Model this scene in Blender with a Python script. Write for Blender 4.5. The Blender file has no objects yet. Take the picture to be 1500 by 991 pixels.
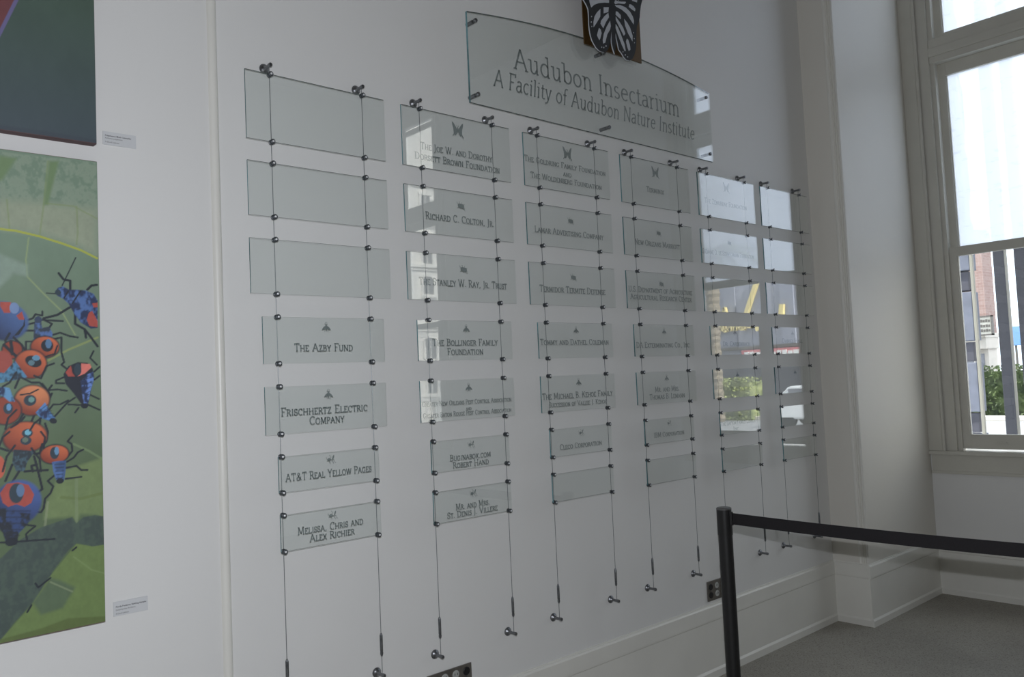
import bpy, bmesh, math, random
import numpy as np
from mathutils import Vector, Matrix

random.seed(7)
SC = bpy.context.scene
COL = SC.collection
PI = math.pi

# ------------------------------------------------------------------ camera
CAM = Vector((0.0, -2.6, 1.587))
FPX = 1205.911
CR = Vector((0.74712608, -0.66312257, -0.04550918)).normalized()
CU = Vector((-0.00198592, -0.07069426, 0.99749605)).normalized()
CF = Vector((0.66467938, 0.74516494, 0.05413443)).normalized()
cam_d = bpy.data.cameras.new('camera')
cam_d.sensor_width = 36.0
cam_d.lens = 36.0 * FPX / 1500.0
cam_d.clip_start = 0.05
cam_d.clip_end = 500
cam = bpy.data.objects.new('camera', cam_d)
COL.objects.link(cam)
M = Matrix((CR, CU, -CF)).transposed().to_4x4()
M.translation = CAM
cam.matrix_world = M
SC.camera = cam

# ------------------------------------------------------------------ world, sun, flash, exposure
world = bpy.data.worlds.new('world')
SC.world = world
world.use_nodes = True
wn = world.node_tree.nodes
wl = world.node_tree.links
wn.clear()
tc = wn.new('ShaderNodeTexCoord')
nz = wn.new('ShaderNodeTexNoise'); nz.inputs['Scale'].default_value = 2.2; nz.inputs['Detail'].default_value = 4
cr = wn.new('ShaderNodeValToRGB')
cr.color_ramp.elements[0].position = 0.35; cr.color_ramp.elements[0].color = (0.74, 0.85, 1.0, 1)
cr.color_ramp.elements[1].position = 0.62; cr.color_ramp.elements[1].color = (0.95, 0.97, 1.0, 1)
bg = wn.new('ShaderNodeBackground'); bg.inputs['Strength'].default_value = 2.85
wo = wn.new('ShaderNodeOutputWorld')
wl.new(tc.outputs['Generated'], nz.inputs['Vector']); wl.new(nz.outputs['Fac'], cr.inputs['Fac'])
wl.new(cr.outputs['Color'], bg.inputs['Color']); wl.new(bg.outputs['Background'], wo.inputs['Surface'])

sun_d = bpy.data.lights.new('sun', 'SUN')
sun_d.energy = 14.0
sun_d.angle = math.radians(1.0)
sun_d.color = (1.0, 0.96, 0.9)
sun = bpy.data.objects.new('sun', sun_d)
COL.objects.link(sun)
sun.rotation_euler = Vector((-0.12, 0.74, 0.66)).to_track_quat('Z', 'Y').to_euler()

# the camera's own flash, a small lamp just above the lens
fl_d = bpy.data.lights.new('camera_flash', 'POINT')
fl_d.energy = 170.0
fl_d.shadow_soft_size = 0.012
fl_d.color = (0.90, 0.93, 1.0)
fl = bpy.data.objects.new('camera_flash', fl_d)
COL.objects.link(fl)
fl.location = CAM + CU * 0.165

SC.view_settings.view_transform = 'Standard'
SC.view_settings.look = 'None'
SC.view_settings.gamma = 1.0
SC.view_settings.exposure = 0.0
SC.view_settings.use_curve_mapping = False
SC.cycles.transparent_max_bounces = 40
SC.cycles.max_bounces = 14
SC.cycles.diffuse_bounces = 8
SC.cycles.glossy_bounces = 6
SC.cycles.sample_clamp_indirect = 6.0
SC.cycles.use_denoising = True


def portal(name, x, y, z, w, h):
    d = bpy.data.lights.new(name, 'AREA')
    d.shape = 'RECTANGLE'; d.size = w; d.size_y = h
    d.cycles.is_portal = True
    o = bpy.data.objects.new(name, d); COL.objects.link(o)
    o.location = (x, y, z)
    o.rotation_euler = Vector((1, 0, 0)).to_track_quat('Z', 'Y').to_euler()
    # local -Z (emission) must look into the room (-x)
    return o


# ------------------------------------------------------------------ measuring helper
def at(px, py, Y):
    """point of the plane y=Y seen at photograph pixel (px, py)"""
    d = CF + CR * ((px - 750) / FPX) + CU * ((495.5 - py) / FPX)
    t = (Y - CAM.y) / d.y
    return CAM + d * t


# ------------------------------------------------------------------ mesh helpers
def new_obj(name, me, parent=None):
    o = bpy.data.objects.new(name, me)
    COL.objects.link(o)
    if parent is not None:
        o.parent = parent
    return o


def build(name, bm, mat, parent=None, smooth=False):
    me = bpy.data.meshes.new(name)
    bmesh.ops.recalc_face_normals(bm, faces=bm.faces[:])
    bm.to_mesh(me)
    bm.free()
    mats = mat if isinstance(mat, (list, tuple)) else [mat]
    for m in mats:
        me.materials.append(m)
    if smooth:
        for p in me.polygons:
            p.use_smooth = True
        try:
            me.set_sharp_from_angle(angle=math.radians(35))
        except Exception:
            pass
    return new_obj(name, me, parent)


def raw(name, verts, faces, mat, parent=None):
    me = bpy.data.meshes.new(name)
    me.from_pydata([tuple(v) for v in verts], [], faces)
    me.update()
    mats = mat if isinstance(mat, (list, tuple)) else [mat]
    for m in mats:
        me.materials.append(m)
    return new_obj(name, me, parent)


def empty(name, loc=(0, 0, 0), parent=None):
    o = bpy.data.objects.new(name, None)
    COL.objects.link(o)
    o.location = loc
    o.empty_display_size = 0.05
    if parent is not None:
        o.parent = parent
    return o


def tag(o, label=None, cat=None, group=None, kind=None):
    if label: o['label'] = label
    if cat: o['category'] = cat
    if group: o['group'] = group
    if kind: o['kind'] = kind
    return o


def box(bm, x0, x1, y0, y1, z0, z1, bev=0.0, mi=0):
    vs = [bm.verts.new((x, y, z)) for x in (x0, x1) for y in (y0, y1) for z in (z0, z1)]
    fs = []
    for q in ((0, 1, 3, 2), (4, 6, 7, 5), (0, 4, 5, 1), (2, 3, 7, 6), (0, 2, 6, 4), (1, 5, 7, 3)):
        f = bm.faces.new([vs[i] for i in q]); f.material_index = mi; fs.append(f)
    if bev > 0:
        es = list({e for f in fs for e in f.edges})
        bmesh.ops.bevel(bm, geom=es, offset=bev, segments=2, profile=0.7, affect='EDGES')
    return fs


def lathe(bm, prof, org, axis='z', n=24, flip=1, mi=0):
    """prof: list of (r, h); revolves round axis through org"""
    rings = []
    ox, oy, oz = org
    for r, h in prof:
        ring = []
        for k in range(n):
            a = 2 * PI * k / n
            c, s = r * math.cos(a), r * math.sin(a)
            if axis == 'z': p = (ox + c, oy + s, oz + h * flip)
            elif axis == 'y': p = (ox + c, oy + h * flip, oz + s)
            else: p = (ox + h * flip, oy + c, oz + s)
            ring.append(bm.verts.new(p))
        rings.append(ring)
    for a, b in zip(rings, rings[1:]):
        for k in range(n):
            f = bm.faces.new((a[k], a[(k + 1) % n], b[(k + 1) % n], b[k])); f.material_index = mi
    for ring in (rings[0], rings[-1]):
        f = bm.faces.new(ring); f.material_index = mi


def tube(bm, pts, r, n=8, mi=0):
    pts = [Vector(p) for p in pts]
    rings = []
    for i, p in enumerate(pts):
        a = pts[max(i - 1, 0)]; b = pts[min(i + 1, len(pts) - 1)]
        t = (b - a).normalized()
        up = Vector((0, 0, 1)) if abs(t.z) < 0.9 else Vector((1, 0, 0))
        u = t.cross(up).normalized(); v = t.cross(u)
        rings.append([bm.verts.new(p + (u * math.cos(2 * PI * k / n) + v * math.sin(2 * PI * k / n)) * r) for k in range(n)])
    for a, b in zip(rings, rings[1:]):
        for k in range(n):
            f = bm.faces.new((a[k], a[(k + 1) % n], b[(k + 1) % n], b[k])); f.material_index = mi
    for ring in (rings[0], rings[-1]):
        bm.faces.new(ring).material_index = mi


def extrude_profile(bm, prof, pa, pb, out, mi=0):
    """prof: closed list of (out, z); pa->pb horizontal run; out: unit 2D direction of the profile's thickness"""
    A = [bm.verts.new((pa[0] + out[0] * d, pa[1] + out[1] * d, z)) for d, z in prof]
    B = [bm.verts.new((pb[0] + out[0] * d, pb[1] + out[1] * d, z)) for d, z in prof]
    n = len(prof)
    for i in range(n):
        bm.faces.new((A[i], A[(i + 1) % n], B[(i + 1) % n], B[i])).material_index = mi
    bm.faces.new(A); bm.faces.new(list(reversed(B)))


def prism(bm, poly, y0, y1, mi=0, front_mi=None):
    """polygon of (x, z) extruded along y"""
    A = [bm.verts.new((x, y0, z)) for x, z in poly]
    B = [bm.verts.new((x, y1, z)) for x, z in poly]
    n = len(poly)
    for i in range(n):
        bm.faces.new((A[i], B[i], B[(i + 1) % n], A[(i + 1) % n])).material_index = mi
    f = bm.faces.new(A); f.material_index = mi if front_mi is None else front_mi
    g = bm.faces.new(list(reversed(B))); g.material_index = mi if front_mi is None else front_mi


# ------------------------------------------------------------------ materials
def srgb(r, g, b):
    f = lambda c: (c / 255 / 12.92) if c / 255 <= 0.04045 else ((c / 255 + 0.055) / 1.055) ** 2.4
    return (f(r), f(g), f(b), 1)


def mat_base(name):
    m = bpy.data.materials.new(name)
    m.use_nodes = True
    nt = m.node_tree
    return m, nt, nt.nodes['Principled BSDF'], nt.nodes['Material Output']


def paint(name, col, rough=0.5, noise=0.03, scale=6.0, bump=0.0, bscale=200.0, metal=0.0, spec=0.5, col2=None, detail=4.0):
    m, nt, b, out = mat_base(name)
    tcn = nt.nodes.new('ShaderNodeTexCoord')
    n = nt.nodes.new('ShaderNodeTexNoise'); n.inputs['Scale'].default_value = scale; n.inputs['Detail'].default_value = detail
    nt.links.new(tcn.outputs['Object'], n.inputs['Vector'])
    r = nt.nodes.new('ShaderNodeValToRGB')
    r.color_ramp.elements[0].position = 0.35; r.color_ramp.elements[1].position = 0.65
    if col2 is None:
        lo = [max(0, c * (1 - noise)) for c in col[:3]] + [1]; hi = [min(1, c * (1 + noise)) for c in col[:3]] + [1]
    else:
        lo, hi = col, col2
    r.color_ramp.elements[0].color = lo; r.color_ramp.elements[1].color = hi
    nt.links.new(n.outputs['Fac'], r.inputs['Fac'])
    nt.links.new(r.outputs['Color'], b.inputs['Base Color'])
    b.inputs['Roughness'].default_value = rough
    b.inputs['Metallic'].default_value = metal
    b.inputs['Specular IOR Level'].default_value = spec
    if bump > 0:
        n2 = nt.nodes.new('ShaderNodeTexNoise'); n2.inputs['Scale'].default_value = bscale; n2.inputs['Detail'].default_value = 3
        nt.links.new(tcn.outputs['Object'], n2.inputs['Vector'])
        bp = nt.nodes.new('ShaderNodeBump'); bp.inputs['Strength'].default_value = bump; bp.inputs['Distance'].default_value = 0.002
        nt.links.new(n2.outputs['Fac'], bp.inputs['Height']); nt.links.new(bp.outputs['Normal'], b.inputs['Normal'])
    return m


def glass_mat(name, tint, f0=0.04, f1=0.96, power=2.9):
    m, nt, b, out = mat_base(name)
    nt.nodes.remove(b)
    N = nt.nodes.new; L = nt.links.new
    geo = N('ShaderNodeNewGeometry')
    dot = N('ShaderNodeVectorMath'); dot.operation = 'DOT_PRODUCT'
    L(geo.outputs['Normal'], dot.inputs[0]); L(geo.outputs['Incoming'], dot.inputs[1])
    ab = N('ShaderNodeMath'); ab.operation = 'ABSOLUTE'; L(dot.outputs['Value'], ab.inputs[0])
    om = N('ShaderNodeMath'); om.operation = 'SUBTRACT'; om.inputs[0].default_value = 1; L(ab.outputs[0], om.inputs[1])
    pw = N('ShaderNodeMath'); pw.operation = 'POWER'; pw.inputs[1].default_value = power; L(om.outputs[0], pw.inputs[0])
    ml = N('ShaderNodeMath'); ml.operation = 'MULTIPLY_ADD'; ml.inputs[1].default_value = f1; ml.inputs[2].default_value = f0
    L(pw.outputs[0], ml.inputs[0])
    tr = N('ShaderNodeBsdfTransparent'); tr.inputs['Color'].default_value = tint
    gl = N('ShaderNodeBsdfGlossy'); gl.inputs['Roughness'].default_value = 0.0; gl.inputs['Color'].default_value = (1, 1, 1, 1)
    mx = N('ShaderNodeMixShader'); L(ml.outputs[0], mx.inputs[0]); L(tr.outputs[0], mx.inputs[1]); L(gl.outputs[0], mx.inputs[2])
    L(mx.outputs[0], out.inputs['Surface'])
    return m


def film_mat(name):
    """pane covered with a milky, scuffed film"""
    m, nt, b, out = mat_base(name)
    nt.nodes.remove(b)
    N = nt.nodes.new; L = nt.links.new
    tcn = N('ShaderNodeTexCoord')
    mp = N('ShaderNodeMapping'); mp.inputs['Scale'].default_value = (1, 3.0, 9.0); mp.inputs['Rotation'].default_value = (0.25, 0, 0)
    L(tcn.outputs['Object'], mp.inputs['Vector'])
    n = N('ShaderNodeTexNoise'); n.inputs['Scale'].default_value = 3.5; n.inputs['Detail'].default_value = 6
    L(mp.outputs[0], n.inputs['Vector'])
    r = N('ShaderNodeValToRGB'); r.color_ramp.elements[0].position = 0.27; r.color_ramp.elements[0].color = (0.56, 0.62, 0.70, 1)
    r.color_ramp.elements[1].position = 0.42; r.color_ramp.elements[1].color = (0.66, 0.72, 0.80, 1)
    L(n.outputs['Fac'], r.inputs['Fac'])
    tl = N('ShaderNodeBsdfTranslucent'); L(r.outputs['Color'], tl.inputs['Color'])
    tr = N('ShaderNodeBsdfTransparent'); L(r.outputs['Color'], tr.inputs['Color'])
    mx = N('ShaderNodeMixShader'); mx.inputs[0].default_value = 0.12
    L(tl.outputs[0], mx.inputs[1]); L(tr.outputs[0], mx.inputs[2]); L(mx.outputs[0], out.inputs['Surface'])
    return m


def brick_mat(name, c1, c2, mortar, scale, rough=0.85, w=0.5, h=0.25):
    m, nt, b, out = mat_base(name)
    N = nt.nodes.new; L = nt.links.new
    tcn = N('ShaderNodeTexCoord')
    sp = N('ShaderNodeSeparateXYZ'); cb = N('ShaderNodeCombineXYZ')
    L(tcn.outputs['Object'], sp.inputs[0])
    ad = N('ShaderNodeMath'); ad.operation = 'ADD'; L(sp.outputs[0], ad.inputs[0]); L(sp.outputs[1], ad.inputs[1])
    L(ad.outputs[0], cb.inputs[0]); L(sp.outputs[2], cb.inputs[1])
    t = N('ShaderNodeTexBrick'); t.inputs['Color1'].default_value = c1; t.inputs['Color2'].default_value = c2
    t.inputs['Mortar'].default_value = mortar; t.inputs['Scale'].default_value = scale
    t.inputs['Brick Width'].default_value = w; t.inputs['Row Height'].default_value = h; t.inputs['Mortar Size'].default_value = 0.012
    L(cb.outputs[0], t.inputs['Vector']); L(t.outputs['Color'], b.inputs['Base Color'])
    b.inputs['Roughness'].default_value = rough
    return m


def floor_mat():
    m, nt, b, out = mat_base('speckled_floor')
    N = nt.nodes.new; L = nt.links.new
    tcn = N('ShaderNodeTexCoord')
    n = N('ShaderNodeTexNoise'); n.inputs['Scale'].default_value = 1.6; n.inputs['Detail'].default_value = 5
    L(tcn.outputs['Object'], n.inputs['Vector'])
    r = N('ShaderNodeValToRGB'); r.color_ramp.elements[0].position = 0.3; r.color_ramp.elements[0].color = srgb(142, 138, 129)
    r.color_ramp.elements[1].position = 0.7; r.color_ramp.elements[1].color = srgb(162, 158, 148)
    L(n.outputs['Fac'], r.inputs['Fac'])
    v = N('ShaderNodeTexVoronoi'); v.inputs['Scale'].default_value = 110.0
    L(tcn.outputs['Object'], v.inputs['Vector'])
    r2 = N('ShaderNodeValToRGB'); r2.color_ramp.elements[0].position = 0.0; r2.color_ramp.elements[0].color = (0.28, 0.26, 0.24, 1)
    r2.color_ramp.elements[1].position = 0.55; r2.color_ramp.elements[1].color = (1.12, 1.12, 1.12, 1)
    L(v.outputs['Distance'], r2.inputs['Fac'])
    n3 = N('ShaderNodeTexNoise'); n3.inputs['Scale'].default_value = 60.0; L(tcn.outputs['Object'], n3.inputs['Vector'])
    r3 = N('ShaderNodeValToRGB'); r3.color_ramp.elements[0].position = 0.46; r3.color_ramp.elements[0].color = (1, 1, 1, 1)
    r3.color_ramp.elements[1].position = 0.58; r3.color_ramp.elements[1].color = (0, 0, 0, 1)
    L(n3.outputs['Fac'], r3.inputs['Fac'])
    mm = N('ShaderNodeMix'); mm.data_type = 'RGBA'; mm.blend_type = 'MULTIPLY'
    L(r3.outputs['Color'], mm.inputs[0]); L(r.outputs['Color'], mm.inputs[6]); L(r2.outputs['Color'], mm.inputs[7])
    L(mm.outputs[2], b.inputs['Base Color'])
    b.inputs['Roughness'].default_value = 0.55
    return m


def attr_mat(name, rough=0.55, bump=0.12):
    m, nt, b, out = mat_base(name)
    N = nt.nodes.new; L = nt.links.new
    a = N('ShaderNodeAttribute'); a.attribute_name = 'print'
    L(a.outputs['Color'], b.inputs['Base Color'])
    b.inputs['Roughness'].default_value = rough
    tcn = N('ShaderNodeTexCoord')
    n2 = N('ShaderNodeTexNoise'); n2.inputs['Scale'].default_value = 900; L(tcn.outputs['Object'], n2.inputs['Vector'])
    bp = N('ShaderNodeBump'); bp.inputs['Strength'].default_value = bump; bp.inputs['Distance'].default_value = 0.0005
    L(n2.outputs['Fac'], bp.inputs['Height']); L(bp.outputs['Normal'], b.inputs['Normal'])
    return m


W_WALL = paint('white_wall_paint', srgb(222, 222, 220), 0.55, 0.012, 1.2, 0.05, 60)
W_PIER = paint('warm_white_paint', srgb(218, 215, 207), 0.5, 0.012, 1.2, 0.05, 60)
W_TRIM = paint('white_trim_paint', srgb(224, 223, 216), 0.38, 0.02, 4.0, 0.04, 80)
W_WIN = paint('grey_white_window_paint', srgb(198, 196, 186), 0.42, 0.03, 5.0, 0.04, 80)
W_CEIL = paint('ceiling_paint', srgb(150, 148, 143), 0.8)
W_FAR = paint('grey_wall_paint', srgb(112, 110, 105), 0.8)
FLOOR = floor_mat()
GLASS = glass_mat('sheet_glass', (0.982, 0.994, 0.990, 1))
GEDGE = paint('glass_edge_dark', srgb(62, 74, 72), 0.25, 0.1, 30, col2=srgb(84, 98, 95))
GEDGE2 = paint('glass_edge_green', srgb(48, 84, 86), 0.2, 0.15, 9, col2=srgb(108, 150, 158))
PANE = glass_mat('window_glass', (0.97, 0.985, 0.98, 1))
FILM = film_mat('filmed_glass')
ETCH = paint('etched_grey', srgb(134, 142, 142), 0.7, 0.05, 60)
STEEL = paint('brushed_steel', srgb(128, 130, 133), 0.36, 0.12, 60, metal=1.0)
STEEL_D = paint('dark_steel', srgb(118, 121, 124), 0.3, 0.2, 80, metal=0.9)
CLIPM = paint('black_clip', srgb(78, 82, 86), 0.35, 0.2, 60, metal=0.45)
SCREW = paint('bright_screw', srgb(232, 233, 235), 0.35, 0.02, 60, metal=0.3)
WIRE = paint('wire', srgb(112, 116, 118), 0.4, 0.1, 60, metal=0.6)
BLACK = paint('black_powder_coat', srgb(24, 24, 25), 0.42, 0.1, 40)
BELT = paint('black_webbing', srgb(22, 19, 23), 0.8, 0.15, 200, 0.3, 900)
BRONZE = paint('bronze_sheet', srgb(92, 70, 40), 0.35, 0.12, 5, metal=0.35)
BFLY_K = paint('butterfly_black', srgb(28, 29, 32), 0.5, 0.05, 20)
BFLY_W = paint('butterfly_white', srgb(184, 188, 194), 0.5, 0.03, 20)
PLATE = paint('steel_plate', srgb(128, 124, 118), 0.38, 0.15, 12, metal=0.7)
RUBBER = paint('black_socket', srgb(24, 23, 24), 0.5)
SOCKW = paint('grey_socket', srgb(168, 170, 166), 0.5)
LABELM = paint('label_acrylic', srgb(206, 208, 210), 0.3, 0.01, 10)
LTEXT = paint('label_print', srgb(70, 72, 76), 0.6)

# ------------------------------------------------------------------ setting
WY = 0.047          # wall face
XP, YP, XE = 5.009, -0.185, 6.04
YS = -6.08          # opposite wall
XL = -4.5
ZC = 5.15


def struct(name, bm, mat, parent=None, **k):
    o = build(name, bm, mat, parent, **k)
    if parent is None: o['kind'] = 'structure'
    return o


bm = bmesh.new(); box(bm, XL - .2, XE + .3, YS - 1.4, WY + .3, -0.2, 0.0); struct('floor', bm, FLOOR)
bm = bmesh.new(); box(bm, XL - .2, XE + .3, YS - .2, WY + .3, ZC, ZC + .2); struct('ceiling', bm, W_CEIL)
bm = bmesh.new(); box(bm, XL - .2, XP, WY, WY + .3, 0, ZC); struct('wall_back', bm, W_WALL)
bm = bmesh.new(); box(bm, XL - .2, XL, YS - .2, WY, 0, ZC); struct('wall_left', bm, W_FAR)
bm = bmesh.new(); box(bm, XL, XE + .02, YS - .15, YS, 0, ZC); struct('wall_front', bm, W_FAR)
bm = bmesh.new(); box(bm, XP, XE, YP, WY + .3, 0, ZC, 0.004); struct('wall_corner', bm, W_PIER)

# end wall with two tall window openings
WIN = [(-1.056, 'window_1'), (-6.173, 'window_2')]
HW = 0.70
ZS0, ZS1 = 0.99, 5.0
bm = bmesh.new()
ye = sorted([WY + .3, WIN[0][0] + HW, WIN[0][0] - HW, WIN[1][0] + HW, WIN[1][0] - HW, -7.4], reverse=True)
X0, X1 = XE, XE + 0.2
for a, b in ((0, 1), (2, 3), (4, 5)):
    box(bm, X0, X1, ye[b], ye[a], 0, ZC)
for yc, _ in WIN:
    box(bm, X0, X1, yc - HW, yc + HW, 0, ZS0 - 0.03)
    box(bm, X0, X1, yc - HW, yc + HW, ZS1, ZC)
struct('wall_right', bm, W_WALL)

# tall baseboard with cap and shoe mouldings, one run per wall
PROF = [(0, 0.0), (0.018, 0.0), (0.018, 0.036), (0.010, 0.047), (0.010, 0.287), (0.0135, 0.291), (0.0145, 0.300), (0.0145, 0.362), (0.010, 0.369), (0.005, 0.371), (0.004, 0.377), (0, 0.377)]
bm = bmesh.new(); extrude_profile(bm, PROF, (XL, WY), (XP, WY), (0, -1)); struct('baseboard_back', bm, W_TRIM)
bm = bmesh.new()
extrude_profile(bm, PROF, (XP, WY), (XP, YP), (-1, 0))
extrude_profile(bm, PROF, (XP - .018, YP), (XE, YP), (0, -1))
struct('baseboard_corner', bm, W_TRIM)
bm = bmesh.new(); extrude_profile(bm, PROF, (XE, YP), (XE, YS), (-1, 0)); struct('baseboard_right', bm, W_TRIM)
bm = bmesh.new(); extrude_profile(bm, PROF, (XL, YS), (XE, YS), (0, 1)); struct('baseboard_front', bm, W_TRIM)

# corner bead moulding on the pier's narrow side
bm = bmesh.new()
for (ya, yb, d) in ((-0.172, -0.188, 0.010), (-0.160, -0.168, 0.006), (-0.148, -0.157, 0.008), (-0.122, -0.142, 0.004)):
    yc = (ya + yb) / 2; hw = abs(ya - yb) / 2
    pr = [(yc + hw * math.cos(t), XP - d * math.sin(t)) for t in np.linspace(0, PI, 7)]
    A = [bm.verts.new((x, y, 0.377)) for y, x in pr]; B = [bm.verts.new((x, y, ZC - .01)) for y, x in pr]
    for i in range(len(pr) - 1):
        bm.faces.new((A[i], A[i + 1], B[i + 1], B[i]))
o = struct('trim_1', bm, W_TRIM, smooth=True)

# vertical half-round joint strip left of the glass
bm = bmesh.new()
pr = [(0, 0), (0.003, 0.006), (0.008, 0.0105), (0.016, 0.0125), (0.024, 0.0105), (0.029, 0.006), (0.032, 0)]
A = [bm.verts.new((1.062 + a, WY - b, 0.0)) for a, b in pr]; B = [bm.verts.new((1.062 + a, WY - b, ZC)) for a, b in pr]
for i in range(len(pr) - 1):
    bm.faces.new((A[i], A[i + 1], B[i + 1], B[i]))
struct('trim_2', bm, W_TRIM, smooth=True)

# ------------------------------------------------------------------ windows
GH = 0.613


def window(name, yc):
    w = empty(name, (0, 0, 0)); w['kind'] = 'structure'
    clear = name == 'window_2'
    gz = [(1.098, 2.322), (2.392, 3.60), (3.905, 4.86)]
    # casing boards
    for s in (1, -1):
        y = lambda d: yc + s * d
        bm = bmesh.new()
        box(bm, XE - 0.022, XE + 0.004, *sorted((y(.782), y(.871))), 0.985, ZC - .01, 0.003)
        pr = [(y(.770 + .012 * math.cos(t)), XE - 0.020 - 0.010 * math.sin(t)) for t in np.linspace(0, PI, 7)]
        A = [bm.verts.new((x, yy, 0.985)) for yy, x in pr]; B = [bm.verts.new((x, yy, ZC - .01)) for yy, x in pr]
        for i in range(6): bm.faces.new((A[i], A[i + 1], B[i + 1], B[i]))
        box(bm, XE - 0.008, XE + 0.03, *sorted((y(.690), y(.775))), 0.985, ZC - .01, 0.002)
        box(bm, XE + 0.010, XE + 0.06, *sorted((y(.660), y(.700))), 0.985, ZC - .01, 0.002)
        build('casing', bm, W_WIN, w)
    bm = bmesh.new(); box(bm, XE - .022, XE + .03, yc - .78, yc + .78, 4.93, 5.10, .003); build('head_casing', bm, W_WIN, w)
    # sill and apron
    bm = bmesh.new(); box(bm, XE - 0.035, XE + 0.19, yc - .871, yc + .871, 0.958, 0.985, 0.006); build('sill', bm, W_WIN, w)
    bm = bmesh.new()
    box(bm, XE - 0.016, XE + 0.003, yc - .86, yc + .86, 0.846, 0.957, 0.003)
    box(bm, XE - 0.022, XE + 0.003, yc - .865, yc + .865, 0.828, 0.848, 0.004)
    build('apron', bm, W_WIN, w)
    # sashes
    def sash(nm, z0, z1, g, x, stile=0.055, bot=None):
        bm = bmesh.new()
        for s in (1, -1):
            box(bm, x - .018, x + .018, *sorted((yc + s * GH, yc + s * (GH + stile))), z0, z1, 0.002)
            box(bm, x - .010, x + .010, *sorted((yc + s * (GH - .006), yc + s * (GH + .004))), g[0], g[1], 0.002)
        box(bm, x - .018, x + .018, yc - GH, yc + GH, z0, g[0], 0.002)
        box(bm, x - .018, x + .018, yc - GH, yc + GH, g[1], z1, 0.002)
        return build(nm, bm, W_WIN, w)
    s1 = sash('lower_sash', 1.0, 2.385, gz[0], XE + .045)
    s2 = sash('upper_sash', 2.33, 3.70, gz[1], XE + .085)
    s3 = sash('transom_sash', 3.85, 4.92, gz[2], XE + .085)
    bm = bmesh.new()
    box(bm, XE + .0, XE + .12, yc - .69, yc + .69, 3.69, 3.86, 0.004)
    box(bm, XE - .012, XE + .05, yc - .69, yc + .69, 3.735, 3.80, 0.01)
    build('transom_bar', bm, W_WIN, w)
    for g, x, m, par in ((gz[0], XE + .05, PANE, s1), (gz[1], XE + .088, FILM, s2), (gz[2], XE + .088, FILM, s3)):
        if clear: m = PANE
        if m is FILM:
            raw('pane', [(x, yc - GH, g[0]), (x, yc + GH, g[0]), (x, yc + GH, g[1]), (x, yc - GH, g[1])], [(0, 1, 2, 3)], m, par)
            par.children[0]['label'] = 'milky scuffed pane'
        else:
            bm = bmesh.new(); box(bm, x - .002, x + .002, yc - GH - .004, yc + GH + .004, g[0] - .004, g[1] + .004); build('pane', bm, m, par)
    bm = bmesh.new()
    yl = yc + .42
    box(bm, XE + .020, XE + .029, yl - .035, yl + .035, 1.035, 1.050, 0.003)
    box(bm, XE + .012, XE + .024, yl - .03, yl + .03, 1.046, 1.052, 0.002)
    build('sash_lift', bm, W_WIN, s1)
    portal('daylight_portal', XE + .14, yc, 3.0, 1.3, 4.0)
    return w


for yc, nm in WIN:
    window(nm, yc)

# ------------------------------------------------------------------ serif stroke lettering
def arc(cx, cy, rx, ry, a0, a1, n=None):
    if n is None: n = max(4, int(abs(a1 - a0) / 22))
    return [(cx + rx * math.cos(math.radians(a0 + (a1 - a0) * i / n)), cy + ry * math.sin(math.radians(a0 + (a1 - a0) * i / n))) for i in range(n + 1)]


G = {}
def glyph(ch, w, strokes, serifs=()):
    G[ch] = (w, strokes, serifs)


glyph(' ', .32, [])
glyph('A', .78, [[(.08, 0), (.38, 1)], [(.38, 1), (.70, 0)], [(.19, .36), (.59, .36)]], [(.08, 0), (.70, 0)])
glyph('B', .62, [[(.14, 0), (.14, 1)], [(.14, 1)] + arc(.32, .765, .2, .235, 90, -90) + [(.14, .53)], [(.14, .53)] + arc(.33, .265, .24, .265, 90, -90) + [(.14, 0)]], [(.10, 0), (.10, 1)])
glyph('C', .70, [arc(.40, .5, .32, .5, 48, 312, 14), [(.61, .72), (.61, .98)]])
glyph('D', .76, [[(.14, 0), (.14, 1)], [(.14, 1)] + arc(.32, .5, .36, .5, 90, -90, 9) + [(.14, 0)]], [(.10, 0), (.10, 1)])
glyph('E', .60, [[(.14, 0), (.14, 1)], [(.14, 1), (.52, 1), (.52, .84)], [(.14, .52), (.42, .52)], [(.14, 0), (.54, 0), (.54, .18)]], [(.10, 0), (.10, 1)])
glyph('F', .56, [[(.14, 0), (.14, 1)], [(.14, 1), (.52, 1), (.52, .82)], [(.14, .50), (.42, .50)]], [(.14, 0), (.10, 1)])
glyph('G', .76, [arc(.40, .5, .32, .5, 48, 310, 14) + [(.62, .14), (.62, .42)], [(.61, .74), (.61, .98)], [(.50, .42), (.70, .42)]])
glyph('H', .80, [[(.14, 0), (.14, 1)], [(.66, 0), (.66, 1)], [(.14, .5), (.66, .5)]], [(.14, 0), (.14, 1), (.66, 0), (.66, 1)])
glyph('I', .34, [[(.17, 0), (.17, 1)]], [(.17, 0), (.17, 1)])
glyph('J', .38, [[(.22, 1), (.22, .0), (.14, -.18), (.02, -.22)]], [(.22, 1)])
glyph('K', .72, [[(.14, 0), (.14, 1)], [(.60, 1), (.14, .45)], [(.27, .58), (.64, 0)]], [(.14, 0), (.14, 1), (.60, 1), (.66, 0)])
glyph('L', .57, [[(.14, 0), (.14, 1)], [(.14, 0), (.52, 0), (.52, .18)]], [(.10, 0), (.14, 1)])
glyph('M', .94, [[(.14, 0), (.18, 1)], [(.18, 1), (.47, .1)], [(.47, .1), (.76, 1)], [(.76, 1), (.82, 0)]], [(.13, 0), (.13, 1), (.80, 1), (.82, 0)])
glyph('N', .80, [[(.14, 0), (.14, 1)], [(.14, 1), (.66, 0)], [(.66, 0), (.66, 1)]], [(.14, 0), (.10, 1), (.66, 1)])
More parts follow.
